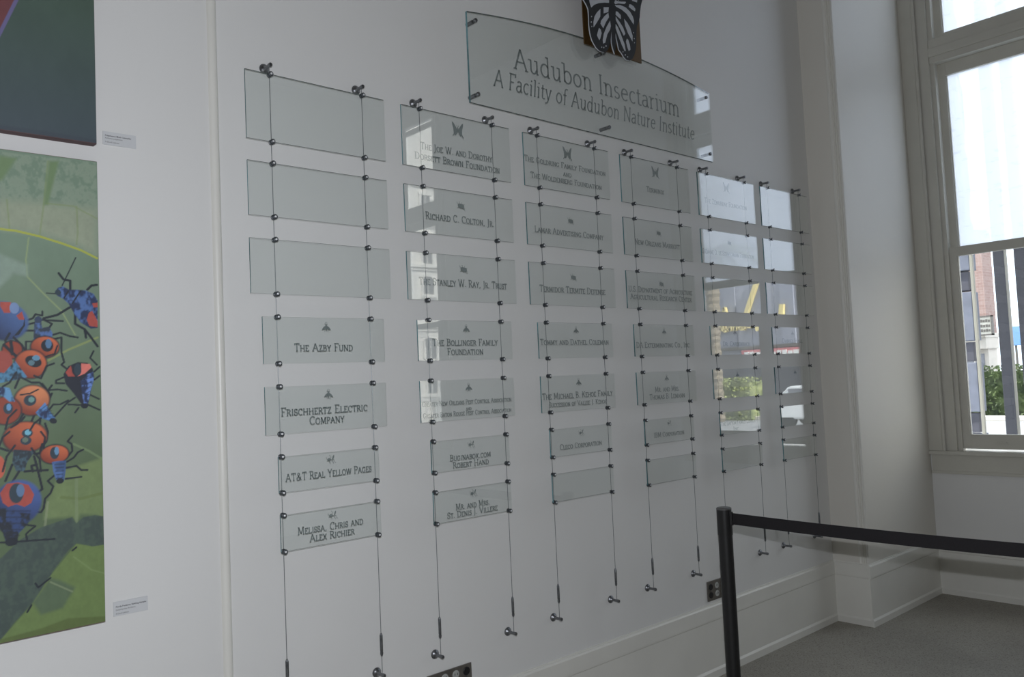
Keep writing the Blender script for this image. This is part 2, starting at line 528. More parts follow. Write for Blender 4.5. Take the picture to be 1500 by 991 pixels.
glyph('O', .80, [arc(.40, .5, .33, .5, 0, 360, 16)])
glyph('P', .58, [[(.14, 0), (.14, 1)], [(.14, 1)] + arc(.31, .74, .23, .26, 90, -90) + [(.14, .48)]], [(.14, 0), (.10, 1)])
glyph('Q', .80, [arc(.40, .5, .33, .5, 0, 360, 16), [(.42, .1), (.70, -.2)]])
glyph('R', .66, [[(.14, 0), (.14, 1)], [(.14, 1)] + arc(.31, .75, .21, .25, 90, -90) + [(.14, .5)], [(.33, .5), (.62, 0)]], [(.14, 0), (.10, 1), (.62, 0)])
glyph('S', .54, [arc(.27, .74, .19, .26, 35, 250, 7) + arc(.27, .26, .21, .26, 75, -150, 8), [(.45, .76), (.45, .98)], [(.07, .04), (.07, .26)]])
glyph('T', .64, [[(.32, 0), (.32, 1)], [(.06, .82), (.06, 1), (.58, 1), (.58, .82)]], [(.32, 0)])
glyph('U', .76, [[(.14, 1), (.14, .32)] + arc(.38, .30, .24, .30, 180, 360, 8) + [(.62, 1)]], [(.14, 1), (.62, 1)])
glyph('V', .74, [[(.08, 1), (.37, 0)], [(.37, 0), (.66, 1)]], [(.08, 1), (.66, 1)])
glyph('W', 1.06, [[(.07, 1), (.31, 0)], [(.31, 0), (.53, .98)], [(.53, .98), (.76, 0)], [(.76, 0), (.99, 1)]], [(.07, 1), (.53, 1), (.99, 1)])
glyph('X', .70, [[(.10, 1), (.60, 0)], [(.60, 1), (.10, 0)]], [(.10, 0), (.60, 0), (.10, 1), (.60, 1)])
glyph('Y', .68, [[(.08, 1), (.34, .46)], [(.60, 1), (.34, .46)], [(.34, .46), (.34, 0)]], [(.08, 1), (.60, 1), (.34, 0)])
glyph('Z', .62, [[(.10, .84), (.10, 1), (.52, 1), (.08, 0), (.54, 0), (.54, .18)]])
glyph('&', .78, [[(.70, 0), (.26, .62)] + arc(.34, .80, .13, .18, 200, -20, 6) + [(.30, .50), (.14, .34)] + arc(.28, .22, .20, .22, 160, 290, 6) + [(.56, .22), (.64, .46)]])
glyph('.', .24, [[(.12, .02), (.12, .10)], [(.08, .06), (.16, .06)]])
glyph(',', .24, [[(.14, .10), (.12, .0), (.06, -.14)]])
# lower case
X = .64
glyph('a', .52, [[(.10, .56)] + arc(.25, .48, .15, .16, 120, 0, 6) + [(.40, .08), (.50, .0)], arc(.23, .18, .17, .18, 90, 330, 9) + [(.40, .18)], [(.23, .36), (.40, .38)]])
glyph('b', .60, [[(.14, 1.0), (.14, .04)], arc(.32, .32, .22, .32, 150, -150, 14)], [(.08, 1)])
glyph('c', .50, [arc(.30, .32, .22, .32, 50, 310, 11)])
glyph('d', .62, [[(.46, 1.0), (.46, .0), (.56, .0)], arc(.28, .32, .22, .32, 30, 330, 13)], [(.41, 1)])
glyph('e', .54, [[(.10, .34), (.48, .38)] + arc(.29, .34, .20, .30, 10, 180, 8)[1:], arc(.30, .32, .22, .32, 170, 315, 8)])
glyph('f', .36, [[(.18, 0), (.18, .80)] + arc(.32, .84, .14, .17, 180, 50, 5), [(.04, .60), (.34, .60)]], [(.18, 0)])
glyph('i', .28, [[(.14, 0), (.14, X)], [(.14, .86), (.14, .93)], [(.10, .895), (.18, .895)]], [(.14, 0), (.09, X)])
glyph('l', .28, [[(.14, 0), (.14, 1)]], [(.14, 0), (.09, 1)])
glyph('m', .92, [[(.14, 0), (.14, X)], [(.14, .46)] + arc(.30, .44, .16, .20, 150, 0, 6) + [(.46, 0)], [(.46, .46)] + arc(.62, .44, .16, .20, 150, 0, 6) + [(.78, 0)]], [(.14, 0), (.46, 0), (.78, 0), (.08, X)])
glyph('n', .62, [[(.14, 0), (.14, X)], [(.14, .44)] + arc(.31, .42, .17, .22, 150, 0, 7) + [(.48, 0)]], [(.14, 0), (.48, 0), (.08, X)])
glyph('o', .58, [arc(.29, .32, .22, .32, 0, 360, 15)])
glyph('r', .42, [[(.14, 0), (.14, X)], [(.14, .44), (.24, .60), (.38, .62)]], [(.14, 0), (.08, X)])
glyph('s', .44, [arc(.22, .48, .14, .16, 40, 240, 6) + arc(.22, .16, .16, .16, 70, -150, 7)])
glyph('t', .36, [[(.16, .86), (.16, .14)] + arc(.27, .12, .11, .12, 180, 320, 5), [(.04, X), (.32, X)]])
glyph('u', .62, [[(.14, X), (.14, .22)] + arc(.29, .20, .15, .20, 180, 340, 6) + [(.48, .22)], [(.48, X), (.48, 0), (.56, 0)]], [(.08, X), (.42, X)])
glyph('y', .52, [[(.06, X), (.26, .02)], [(.46, X), (.22, -.14), (.08, -.24), (.02, -.20)]], [(.06, X), (.46, X)])


def ribbon(V, F, pts, thick, thin):
    pts = [Vector((p[0], p[1])) for p in pts]
    q = [pts[0]]
    for p in pts[1:]:
        if (p - q[-1]).length > 1e-6: q.append(p)
    pts = q
    if len(pts) < 2: return
    base = len(V)
    n = len(pts)
    for i, p in enumerate(pts):
        d0 = (pts[i] - pts[i - 1]).normalized() if i > 0 else None
        d1 = (pts[i + 1] - pts[i]).normalized() if i < n - 1 else None
        if d0 is None: t = d1; k = 1.0
        elif d1 is None: t = d0; k = 1.0
        else:
            t = (d0 + d1)
            t = t.normalized() if t.length > 1e-4 else d1
            k = 1.0 / max(0.6, abs(t.dot(d1)))
        wd = (thin + (thick - thin) * abs(t.y) ** 1.3) * 0.5 * k
        nn = Vector((-t.y, t.x)) * wd
        V.append((p.x + nn.x, p.y + nn.y)); V.append((p.x - nn.x, p.y - nn.y))
    for i in range(n - 1):
        a = base + 2 * i
        F.append((a, a + 1, a + 3, a + 2))


def set_line(V, F, text, cx, zb, width, cap, smallcaps=True, thick=.11, thin=.055, shear=0.0, sc=.76, track=0.05, serif=.10, small=False):
    """lays one line into V, F; returns nothing. widths are fitted exactly"""
    items = []; x = 0
    for word_ch in text:
        s = 1.0
        ch = word_ch
        if smallcaps and ch.islower():
            ch = ch.upper(); s = sc
        w, st, se = G.get(ch, G[' '])
        items.append((ch, x, s)); x += (w + track) * s
    kx = width / x
    for ch, x0, s in items:
        w, st, se = G.get(ch, G[' '])
        v = []; f = []
        for pl in st: ribbon(v, f, pl, thick / s * .92, thin / s)
        for sx, sy in se:
            ribbon(v, f, [(sx - serif, sy), (sx + serif, sy)], thick, thin / s)
        b = len(V)
        for (a, c) in v:
            xx = (x0 + a * s) * kx; yy = c * s * cap
            V.append((cx - width / 2 + xx + shear * yy, zb + yy))
        F.extend([tuple(i + b for i in q) for q in f])


def lettering(name, V, F, y, mat, parent, depth=0.0004):
    if not V: return None
    n = len(V)
    verts = [(a, y, c) for a, c in V]
    return raw(name, verts, F, mat, parent)


# emblems as flat polygons, unit size about 1, centred
def mirror(p): return p + [(-a, b) for a, b in reversed(p)]
EMB = {
 'butterfly': ([[(-.50, .52), (-.36, .44), (-.12, .12), (-.06, .02), (-.04, -.12), (-.10, -.32), (-.22, -.45), (-.33, -.40), (-.44, -.52), (-.50, -.50), (-.38, -.34), (-.38, -.12), (-.40, .05), (-.48, .30)],
               [(.50, .52), (.36, .44), (.12, .12), (.06, .02), (.04, -.12), (.10, -.32), (.22, -.45), (.33, -.40), (.46, -.56), (.52, -.53), (.38, -.32), (.38, -.12), (.40, .05), (.48, .30)],
               [(-.05, .14), (.05, .14), (.07, 0), (.03, -.24), (-.03, -.24), (-.07, 0)]], [[(0, .12), (-.10, .32)], [(0, .12), (.10, .32)]]),
 'beetle': ([[(-.34, .16), (-.18, .22), (.0, .20), (.22, .18), (.34, .08), (.36, -.06), (.30, -.16), (.10, -.20), (-.10, -.16), (-.28, -.14), (-.36, .0)]],
            [[(-.30, .12), (-.48, .34)], [(-.12, .18), (-.18, .36), (-.10, .38)], [(.08, .18), (.10, .34)], [(.26, .14), (.42, .18)], [(-.30, -.12), (-.44, -.24)], [(-.08, -.16), (-.02, -.30)], [(.14, -.18), (.30, -.26), (.44, -.34)], [(.3, -.1), (.44, -.22)]]),
 'fly': ([[(0, .30), (.07, .24), (.11, .10), (.10, -.10), (.05, -.36), (0, -.42), (-.05, -.36), (-.10, -.10), (-.11, .10), (-.07, .24)],
          [(.08, .10), (.22, .06), (.38, -.08), (.50, -.30), (.30, -.26), (.10, -.16)],
          [(-.08, .10), (-.22, .06), (-.38, -.08), (-.50, -.30), (-.30, -.26), (-.10, -.16)]],
         [[(.05, .24), (.10, .36), (.06, .52)], [(-.05, .24), (-.12, .36), (-.06, .52)], [(.10, -.10), (.18, -.36), (.17, -.50)], [(-.10, -.10), (-.18, -.36), (-.17, -.50)], [(.09, .2), (.16, .30)], [(-.09, .2), (-.18, .34)]]),
 'ant': ([[(-.40, -.06), (-.28, .14), (-.10, .12), (.04, .02), (.10, -.06), (-.02, -.12), (-.20, -.20), (-.32, -.12)],
          [(.06, -.06), (.16, .02), (.22, .24), (.34, .40), (.42, .38), (.40, .20), (.28, .0), (.14, -.10)]],
         [[(-.10, .10), (-.02, .34), (-.16, .46)], [(.02, .04), (.08, .30)], [(-.28, -.10), (-.46, -.22)], [(-.10, -.14), (-.14, -.34), (.02, -.40)], [(.12, -.08), (.24, -.22), (.34, -.46)], [(.24, -.02), (.42, -.10), (.48, -.34), (.62, -.36)], [(-.36, 0), (-.5, .14), (-.48, .28)]]),
}


def emblem(kind, cx, cz, size, y, parent):
    polys, lines = EMB[kind]
    V, F = [], []
    for p in polys:
        b = len(V)
        V += [(cx + a * size, cz + c * size) for a, c in p]
        F.append(tuple(range(b, b + len(p))))
    for l in lines:
        v, f = [], []
        ribbon(v, f, l, .034, .034)
        b = len(V)
        V += [(cx + a * size, cz + c * size) for a, c in v]
        F += [tuple(i + b for i in q) for q in f]
    o = raw(kind + '_emblem', [(a, y, c) for a, c in V], F, ETCH, parent)
    return o


# ------------------------------------------------------------------ the wall of glass donor plates
CX = [1.260, 1.626, 1.888, 2.262, 2.527, 2.902, 3.172, 3.544, 3.808, 4.177, 4.430, 4.795]
RZ = [(2.681, 2.453), (2.370, 2.193), (2.107, 1.929), (1.843, 1.693), (1.607, 1.456), (1.372, 1.260), (1.177, 1.065)]
OV = [.092, .092, .092, .055, .054, .013, .012]
TY = 0.0034     # back face of the glass, where the etching is

# text per (row, column): list of (string, x0, x1, z baseline, cap height)
TXT = {
 (0, 1): [('The Joe W. and Dorothy', 1.886, 2.257, 2.525, .027), ('Dorsett Brown Foundation', 1.856, 2.297, 2.482, .027)],
 (0, 2): [('The Goldring Family Foundation', 2.443, 2.975, 2.561, .025), ('and', 2.683, 2.737, 2.524, .022), ('The Woldenberg Foundation', 2.476, 2.942, 2.490, .025)],
 (0, 3): [('Terminix', 3.281, 3.424, 2.525, .027)],
 (0, 4): [('The Zemurray Foundation', 3.780, 4.192, 2.525, .027)],
 (1, 1): [('Richard C. Colton, Jr.', 1.896, 2.252, 2.248, .028)],
 (1, 2): [('Lamar Advertising Company', 2.485, 2.936, 2.248, .027)],
 (1, 3): [('New Orleans Marriott', 3.167, 3.533, 2.247, .028)],
 (1, 4): [('Suzanne O. de Schwegmann Foundation', 3.732, 4.237, 2.243, .026)],
 (2, 1): [('The Stanley W. Ray, Jr. Trust', 1.853, 2.307, 1.986, .028)],
 (2, 2): [('Termidor Termite Defense', 2.499, 2.930, 1.985, .028)],
 (2, 3): [('U.S. Department of Agriculture', 3.099, 3.617, 2.009, .027), ('Agricultural Research Center', 3.110, 3.608, 1.972, .027)],
 (3, 0): [('The Azby Fund', 1.320, 1.551, 1.731, .026)],
 (3, 1): [('The Bollinger Family', 1.906, 2.242, 1.748, .026), ('Foundation', 1.976, 2.162, 1.711, .026)],
 (3, 2): [('Tommy and Dathel Coleman', 2.487, 2.935, 1.749, .025)],
 (3, 3): [('DA Exterminating Co., Inc.', 3.136, 3.577, 1.733, .026)],
 (3, 4): [('Dr. Cardenbach', 3.872, 4.142, 1.738, .025)],
 (3, 5): [('Daniel Hall', 4.491, 4.726, 1.755, .025)],
 (4, 0): [('Frischhertz Electric', 1.264, 1.603, 1.512, .027), ('Company', 1.368, 1.506, 1.477, .027)],
 (4, 1): [('Greater New Orleans Pest Control Association', 1.844, 2.303, 1.512, .018), ('and', 2.058, 2.087, 1.488, .013), ('Greater Baton Rouge Pest Control Association', 1.847, 2.301, 1.468, .018)],
 (4, 2): [('The Michael B. Kehoe Family', 2.484, 2.944, 1.509, .026), ('Succession of Vallee J. Kehoe', 2.522, 2.899, 1.474, .021)],
 (4, 3): [('Mr. and Mrs.', 3.261, 3.460, 1.510, .026), ('Thomas B. Lemann', 3.217, 3.504, 1.474, .026)],
 (4, 4): [('The Smiths', 3.920, 4.121, 1.487, .024)],
 (5, 0): [('AT&T Real Yellow Pages', 1.273, 1.610, 1.291, .025)],
 (5, 1): [('Buginabox.com', 1.967, 2.178, 1.293, .023), ('Robert Hand', 1.980, 2.166, 1.264, .023)],
 (5, 2): [('Cleco Corporation', 2.576, 2.851, 1.284, .023)],
 (5, 3): [('IBM Corporation', 3.234, 3.480, 1.286, .023)],
 (5, 4): [('The Layton Family Lumber', 3.808, 4.146, 1.305, .021), ('Inc.', 3.923, 3.988, 1.272, .020)],
 (6, 0): [('Melissa, Chris and', 1.311, 1.568, 1.108, .024), ('Alex Richier', 1.355, 1.531, 1.078, .024)],
 (6, 1): [('Mr. and Mrs.', 1.986, 2.161, 1.100, .023), ('St. Denis J. Villere', 1.943, 2.202, 1.072, .023)],
}
EMBL = {0: ('butterfly', 2.634, .058), 1: ('beetle', 2.317, .046), 2: ('beetle', 2.056, .046), 3: ('fly', 1.815, .036), 4: ('fly', 1.578, .036), 5: ('ant', 1.350, .034), 6: ('ant', 1.156, .034)}
ORD = ['leftmost', 'second', 'third', 'fourth', 'fifth', 'rightmost']
ROWN = ['top', 'second', 'third', 'middle', 'fifth', 'sixth', 'bottom']
INS = {'butterfly': 'butterfly', 'beetle': 'beetle', 'fly': 'fly', 'ant': 'ant'}


def sheet_bm(x0, x1, z0, z1, t, top=None):
    """glass slab: faces 0, top and bottom edges 1, side edges 2; bevelled arris"""
    bm = bmesh.new()
    poly = [(x0, z0), (x1, z0)] + (top if top else [(x1, z1), (x0, z1)])
    A = [bm.verts.new((x, -t, z)) for x, z in poly]; B = [bm.verts.new((x, t, z)) for x, z in poly]
    n = len(poly)
    bm.faces.new(A).material_index = 0; bm.faces.new(list(reversed(B))).material_index = 0
    for i in range(n):
        j = (i + 1) % n
        f = bm.faces.new((A[i], B[i], B[j], A[j]))
        f.material_index = (2 if poly[i][0] == x0 else 0) if abs(poly[i][0] - poly[j][0]) < 1e-5 else 1
    return bm


for c in range(6):
    xl, xr = CX[2 * c], CX[2 * c + 1]
    xm = (xl + xr) / 2
    for r in range(7):
        zt, zb = RZ[r]
        bm = sheet_bm(xl - OV[r], xr + OV[r], zb - .004, zt + .004, .0032)
        lines = TXT.get((r, c))
        ek, ez, es = EMBL[r]
        has = lines is not None or (r == 4 and c == 5)
        s = build('glass_plate', bm, [GLASS, GEDGE, GEDGE2])
        where = ('leftmost' if c == 0 else 'rightmost' if c == 5 else ORD[c] + ' from left') + ' in the ' + ROWN[r] + ' row'
        if lines:
            nl = {1: 'one line', 2: 'two lines', 3: 'three lines'}[len(lines)]
            lab = 'clear glass plate with %s emblem and %s, %s' % (ek, nl, where)
        else:
            lab = 'blank clear glass plate held by cable clips, ' + where
        if has and not lines:
            lab = 'clear glass plate with small fly emblem only, ' + where
        tag(s, lab, 'glass plate', 'engraved glass plates on the cable display')
        if has:
            emblem(ek, xm + .002, ez, es, TY + .0002, s)
        if lines:
            V, F = [], []
            for (t, a, b, z, h) in lines:
                tiny = h < .02
                set_line(V, F, t, (a + b) / 2, z, b - a, h, thick=.155, thin=.088)
            lettering('engraved_lettering', V, F, TY + .0002, ETCH, s)

# cables with wall anchors, clips and turnbuckles
def clip_meshes():
    bm = bmesh.new()
    R = .0088
    pr = [(.0, -.0100), (.0052, -.0100), (.0078, -.0092), (R, -.0080), (R, -.0052), (.0074, -.0042), (.0034, -.0040), (.0034, .0040), (.0074, .0042), (R, .0052), (R, .0095), (.0070, .0105), (0.0, .0105)]
    lathe(bm, pr, (0, 0, 0), 'y', 16)
    me = bpy.data.meshes.new('clip'); bmesh.ops.recalc_face_normals(bm, faces=bm.faces[:]); bm.to_mesh(me); bm.free(); me.materials.append(CLIPM)
    for p in me.polygons: p.use_smooth = True
    me.set_sharp_from_angle(angle=math.radians(40))
    bm = bmesh.new()
    lathe(bm, [(0, -.0118), (.0022, -.0120), (.0036, -.0114), (.0038, -.0100), (0, -.0096)], (0, 0, 0), 'y', 10)
    m2 = bpy.data.meshes.new('set_screw'); bmesh.ops.recalc_face_normals(bm, faces=bm.faces[:]); bm.to_mesh(m2); bm.free(); m2.materials.append(SCREW)
    return me, m2


CLIP, SCR = clip_meshes()


def anchor_mesh(sgn):
    bm = bmesh.new()
    d = WY - 0.006
    pr = [(0, d + .006), (.0172, d + .006), (.0180, d + .004), (.0172, d + .001), (.0125, d - .003), (.0075, d - .007), (.0058, d - .011), (.0056, .004), (.0068, .003), (.0070, -.006), (.0056, -.0085), (0, -.0090)]
    lathe(bm, pr, (0, 0, 0), 'y', 20)
    me = bpy.data.meshes.new('wall_anchor'); bmesh.ops.recalc_face_normals(bm, faces=bm.faces[:]); bm.to_mesh(me); bm.free(); me.materials.append(STEEL)
    for p in me.polygons: p.use_smooth = True
    me.set_sharp_from_angle(angle=math.radians(40))
    return me


ANCH = anchor_mesh(1)
CABY = 0.0
ZTOP, ZBOT = 2.718, 0.560
bmt = bmesh.new()
lathe(bmt, [(0, .709), (.0022, .709), (.0036, .706), (.0056, .700), (.0056, .646), (.0046, .643), (.0056, .640), (.0056, .634), (.0036, .629), (.0022, .627), (0, .627)], (0, 0, 0), 'z', 14)
TBM = bpy.data.meshes.new('turnbuckle'); bmesh.ops.recalc_face_normals(bmt, faces=bmt.faces[:]); bmt.to_mesh(TBM); bmt.free(); TBM.materials.append(STEEL_D)
for p in TBM.polygons: p.use_smooth = True
bmt = bmesh.new(); tube(bmt, [(0, 0, ZBOT), (0, 0, ZTOP)], .0012, 6)
WIREM = bpy.data.meshes.new('wire'); bmesh.ops.recalc_face_normals(bmt, faces=bmt.faces[:]); bmt.to_mesh(WIREM); bmt.free(); WIREM.materials.append(WIRE)
for i, x in enumerate(CX):
    c = empty('display_cable', (x, 0.0, 0))
    lab = '%s steel cable with clips on the %s column of glass plates' % ('left' if i % 2 == 0 else 'right', ('leftmost' if i < 2 else 'rightmost' if i > 9 else ORD[i // 2]))
    tag(c, lab, 'cable', 'steel cables carrying the glass plates')
    w = new_obj('wire', WIREM, c); w.location = (0, .0065, 0)
    a = new_obj('wall_anchor', ANCH, c); a.location = (0, 0, ZTOP)
    a = new_obj('wall_anchor', ANCH, c); a.location = (0, 0, ZBOT)
    t = new_obj('turnbuckle', TBM, c); t.location = (0, .0065, 0)
    for zt, zb in RZ:
        for z, u in ((zt + .004, 1), (zb - .004, -1)):
            k = new_obj('clip', CLIP, c); k.location = (0, 0, z)
            s = new_obj('set_screw', SCR, k)

# ------------------------------------------------------------------ header plate
def topz(x):
    u = (x - 3.0075) / .8625
    return 3.148 + .066 * (1 - u * u)


xs = np.linspace(3.870, 2.145, 25)
bm = sheet_bm(2.145, 3.870, 2.760, 0, .0055, [(float(x), float(topz(x))) for x in xs])
hd = build('header_plate', bm, [GLASS, GEDGE, GEDGE2])
tag(hd, 'large arched clear glass header plate with two engraved title lines', 'glass sign')
V, F = [], []
set_line(V, F, 'Audubon Insectarium', 3.0055, 2.968, 1.196, .092, smallcaps=False, thick=.10, thin=.07, serif=.09, track=.03)
set_line(V, F, 'A Facility of Audubon Nature Institute', 3.003, 2.864, 1.440, .074, smallcaps=False, thick=.115, thin=.075, shear=.12, serif=.07, track=.03)
lettering('engraved_lettering', V, F, .0058, ETCH, hd)
for i, (x, z) in enumerate(((2.185, 3.116), (2.182, 2.799), (3.830, 3.115), (3.837, 2.799), (3.003, 2.803), (2.992, 3.169))):
    st = empty('standoff', (x, 0, z), hd)
    st.name = 'standoff'
    bm = bmesh.new(); lathe(bm, [(0, -.017), (.0072, -.017), (.0088, -.0155), (.0090, -.006), (0, -.006)], (x, 0, z), 'y', 18)
    bpy.data.objects.remove(st)
    s = build('standoff', bm, STEEL, hd, smooth=True)
    bm = bmesh.new(); lathe(bm, [(0, .006), (.0086, .006), (.0086, WY), (0, WY)], (x, 0, z), 'y', 18)
    build('barrel', bm, STEEL, s, smooth=True)

# ------------------------------------------------------------------ butterfly sign on a bronze square
bs = empty('butterfly_sign', (3.06, -.03, 3.18))
tag(bs, 'black and white cut-out butterfly mounted on a bronze square', 'sign')


def child_world(o, parent):
    o.parent = parent
    o.matrix_parent_inverse = Matrix.Translation(parent.location).inverted()


bm = bmesh.new(); box(bm, 2.840, 3.262, -.026, -.020, 3.172, 3.72, .0015)
o = build('bronze_plate', bm, BRONZE); child_world(o, bs)
bm = bmesh.new()
for x, z in ((2.93, 3.25), (3.18, 3.25), (2.93, 3.6), (3.18, 3.6)):
    lathe(bm, [(0, -.020), (.008, -.020), (.008, WY), (0, WY)], (x, 0, z), 'y', 12)
o = build('bracket', bm, STEEL_D); child_world(o, bs)
bm = bmesh.new()
for x, z in ((2.99, 3.30), (3.12, 3.30), (3.05, 3.55)):
    lathe(bm, [(0, -.058), (.006, -.058), (.006, -.025), (0, -.025)], (x, 0, z), 'y', 12)
o = build('spacer', bm, STEEL_D); child_world(o, bs)
YB = -.058


def zp(pts):     # pixels of a 9.909x enlargement of the region at (840, 0)
    out = []
    for a, b in pts:
        p = at(840 + a / 9.909, b / 9.909, YB - .006)
        out.append((p.x, p.z))
    return out


left = zp([(20, -130), (95, -80), (150, 0), (190, 70), (215, 130), (222, 190), (225, 250), (226, 340), (235, 430), (250, 510), (270, 580), (300, 640), (335, 695), (370, 730), (405, 750), (450, 755), (490, 735), (520, 680), (538, 600), (546, 520), (552, 460)])
abd = zp([(556, 620), (572, 700), (600, 785), (612, 700), (612, 560)])
right = zp([(612, 480), (628, 560), (645, 640), (662, 720), (700, 770), (735, 830), (770, 868), (820, 880), (860, 850), (890, 780), (908, 700), (914, 600), (914, 480), (920, 390), (945, 320), (962, 260), (968, 170), (980, 80), (1000, 0), (1040, -60), (1100, -110)])
cx0, _ = zp([(570, 100)])[0]
top_r = [(cx0 + .235, 3.60), (cx0 + .275, 3.70), (cx0 + .26, 3.76), (cx0 + .16, 3.71), (cx0 + .06, 3.60), (cx0 + .015, 3.56)]
top_l = [(cx0 - .015, 3.56), (cx0 - .06, 3.60), (cx0 - .16, 3.71), (cx0 - .26, 3.76), (cx0 - .275, 3.70), (cx0 - .235, 3.60)]
outline = left + abd + right + top_r + top_l
bm = bmesh.new()
prism(bm, outline, YB - .006, YB, mi=1, front_mi=0)
o = build('butterfly_cutout', bm, [BFLY_K, BFLY_W]); child_world(o, bs)
cells = [
 [(228, -60), (228, 0), (240, 60), (258, 110), (300, 70), (370, 45), (450, 38), (515, 42), (515, -40), (400, -80)],
 [(605, 0), (592, 40), (605, 62), (650, 50), (740, 58), (760, 40), (755, 25), (700, 25), (650, 20)],
 [(850, -10), (850, 12), (920, 35), (925, 0)],
 [(600, 75), (680, 75), (760, 110), (820, 170), (860, 240), (878, 300), (872, 355), (830, 290), (770, 200), (700, 140), (620, 98)],
 [(810, 62), (802, 100), (850, 140), (892, 165), (898, 130), (870, 90), (835, 65)],
 [(390, 130), (340, 180), (305, 240), (290, 320), (292, 395), (330, 340), (375, 265), (388, 240)],
 [(437, 105), (437, 195), (505, 175), (512, 105)],
 [(505, 185), (450, 235), (400, 300), (392, 345), (432, 410), (470, 320), (515, 250)],
 [(615, 165), (612, 215), (650, 250), (688, 280), (685, 220), (640, 170)],
 [(612, 240), (614, 290), (660, 380), (730, 520), (752, 490), (720, 400), (670, 320)],
 [(735, 275), (748, 370), (790, 480), (855, 600), (858, 520), (820, 400), (780, 330)],
 [(370, 405), (340, 510), (375, 585), (388, 560), (408, 480), (395, 430)],
 [(530, 300), (480, 390), (440, 490), (425, 580), (430, 632), (460, 620), (490, 500), (530, 430), (542, 380)],
 [(612, 350), (612, 410), (650, 520), (700, 650), (745, 745), (758, 740), (740, 640), (680, 480), (640, 390)],
 [(775, 560), (762, 600), (780, 680), (803, 742), (826, 720), (820, 660), (795, 580)],
]
for cpts in cells:
    bm = bmesh.new(); prism(bm, zp(cpts), YB - .0068, YB - .0062)
    o = build('wing_cell', bm, BFLY_W); child_world(o, bs)
bm = bmesh.new()
for (a, b, rr) in ((262, 240, 9), (258, 320, 9), (266, 385, 8), (410, 685, 8), (440, 690, 9), (472, 668, 10), (872, 475, 7), (882, 560, 7), (885, 620, 7), (718, 752, 8), (752, 797, 9), (786, 825, 8), (655, -2, 9)):
    pts = [(a + rr * .8 * math.cos(t), b + rr * 1.3 * math.sin(t)) for t in np.linspace(0, 2 * PI, 8, endpoint=False)]
    prism(bm, zp(pts), YB - .0068, YB - .0062)
o = build('wing_spots', bm, BFLY_W); child_world(o, bs); o['kind'] = 'stuff'

# ------------------------------------------------------------------ canvas prints
CFY = 0.010
LIT = 0.60


def seen(r, g, b):
    c = srgb(r, g, b)
    return np.array([min(0.9, c[i] / LIT) for i in range(3)])


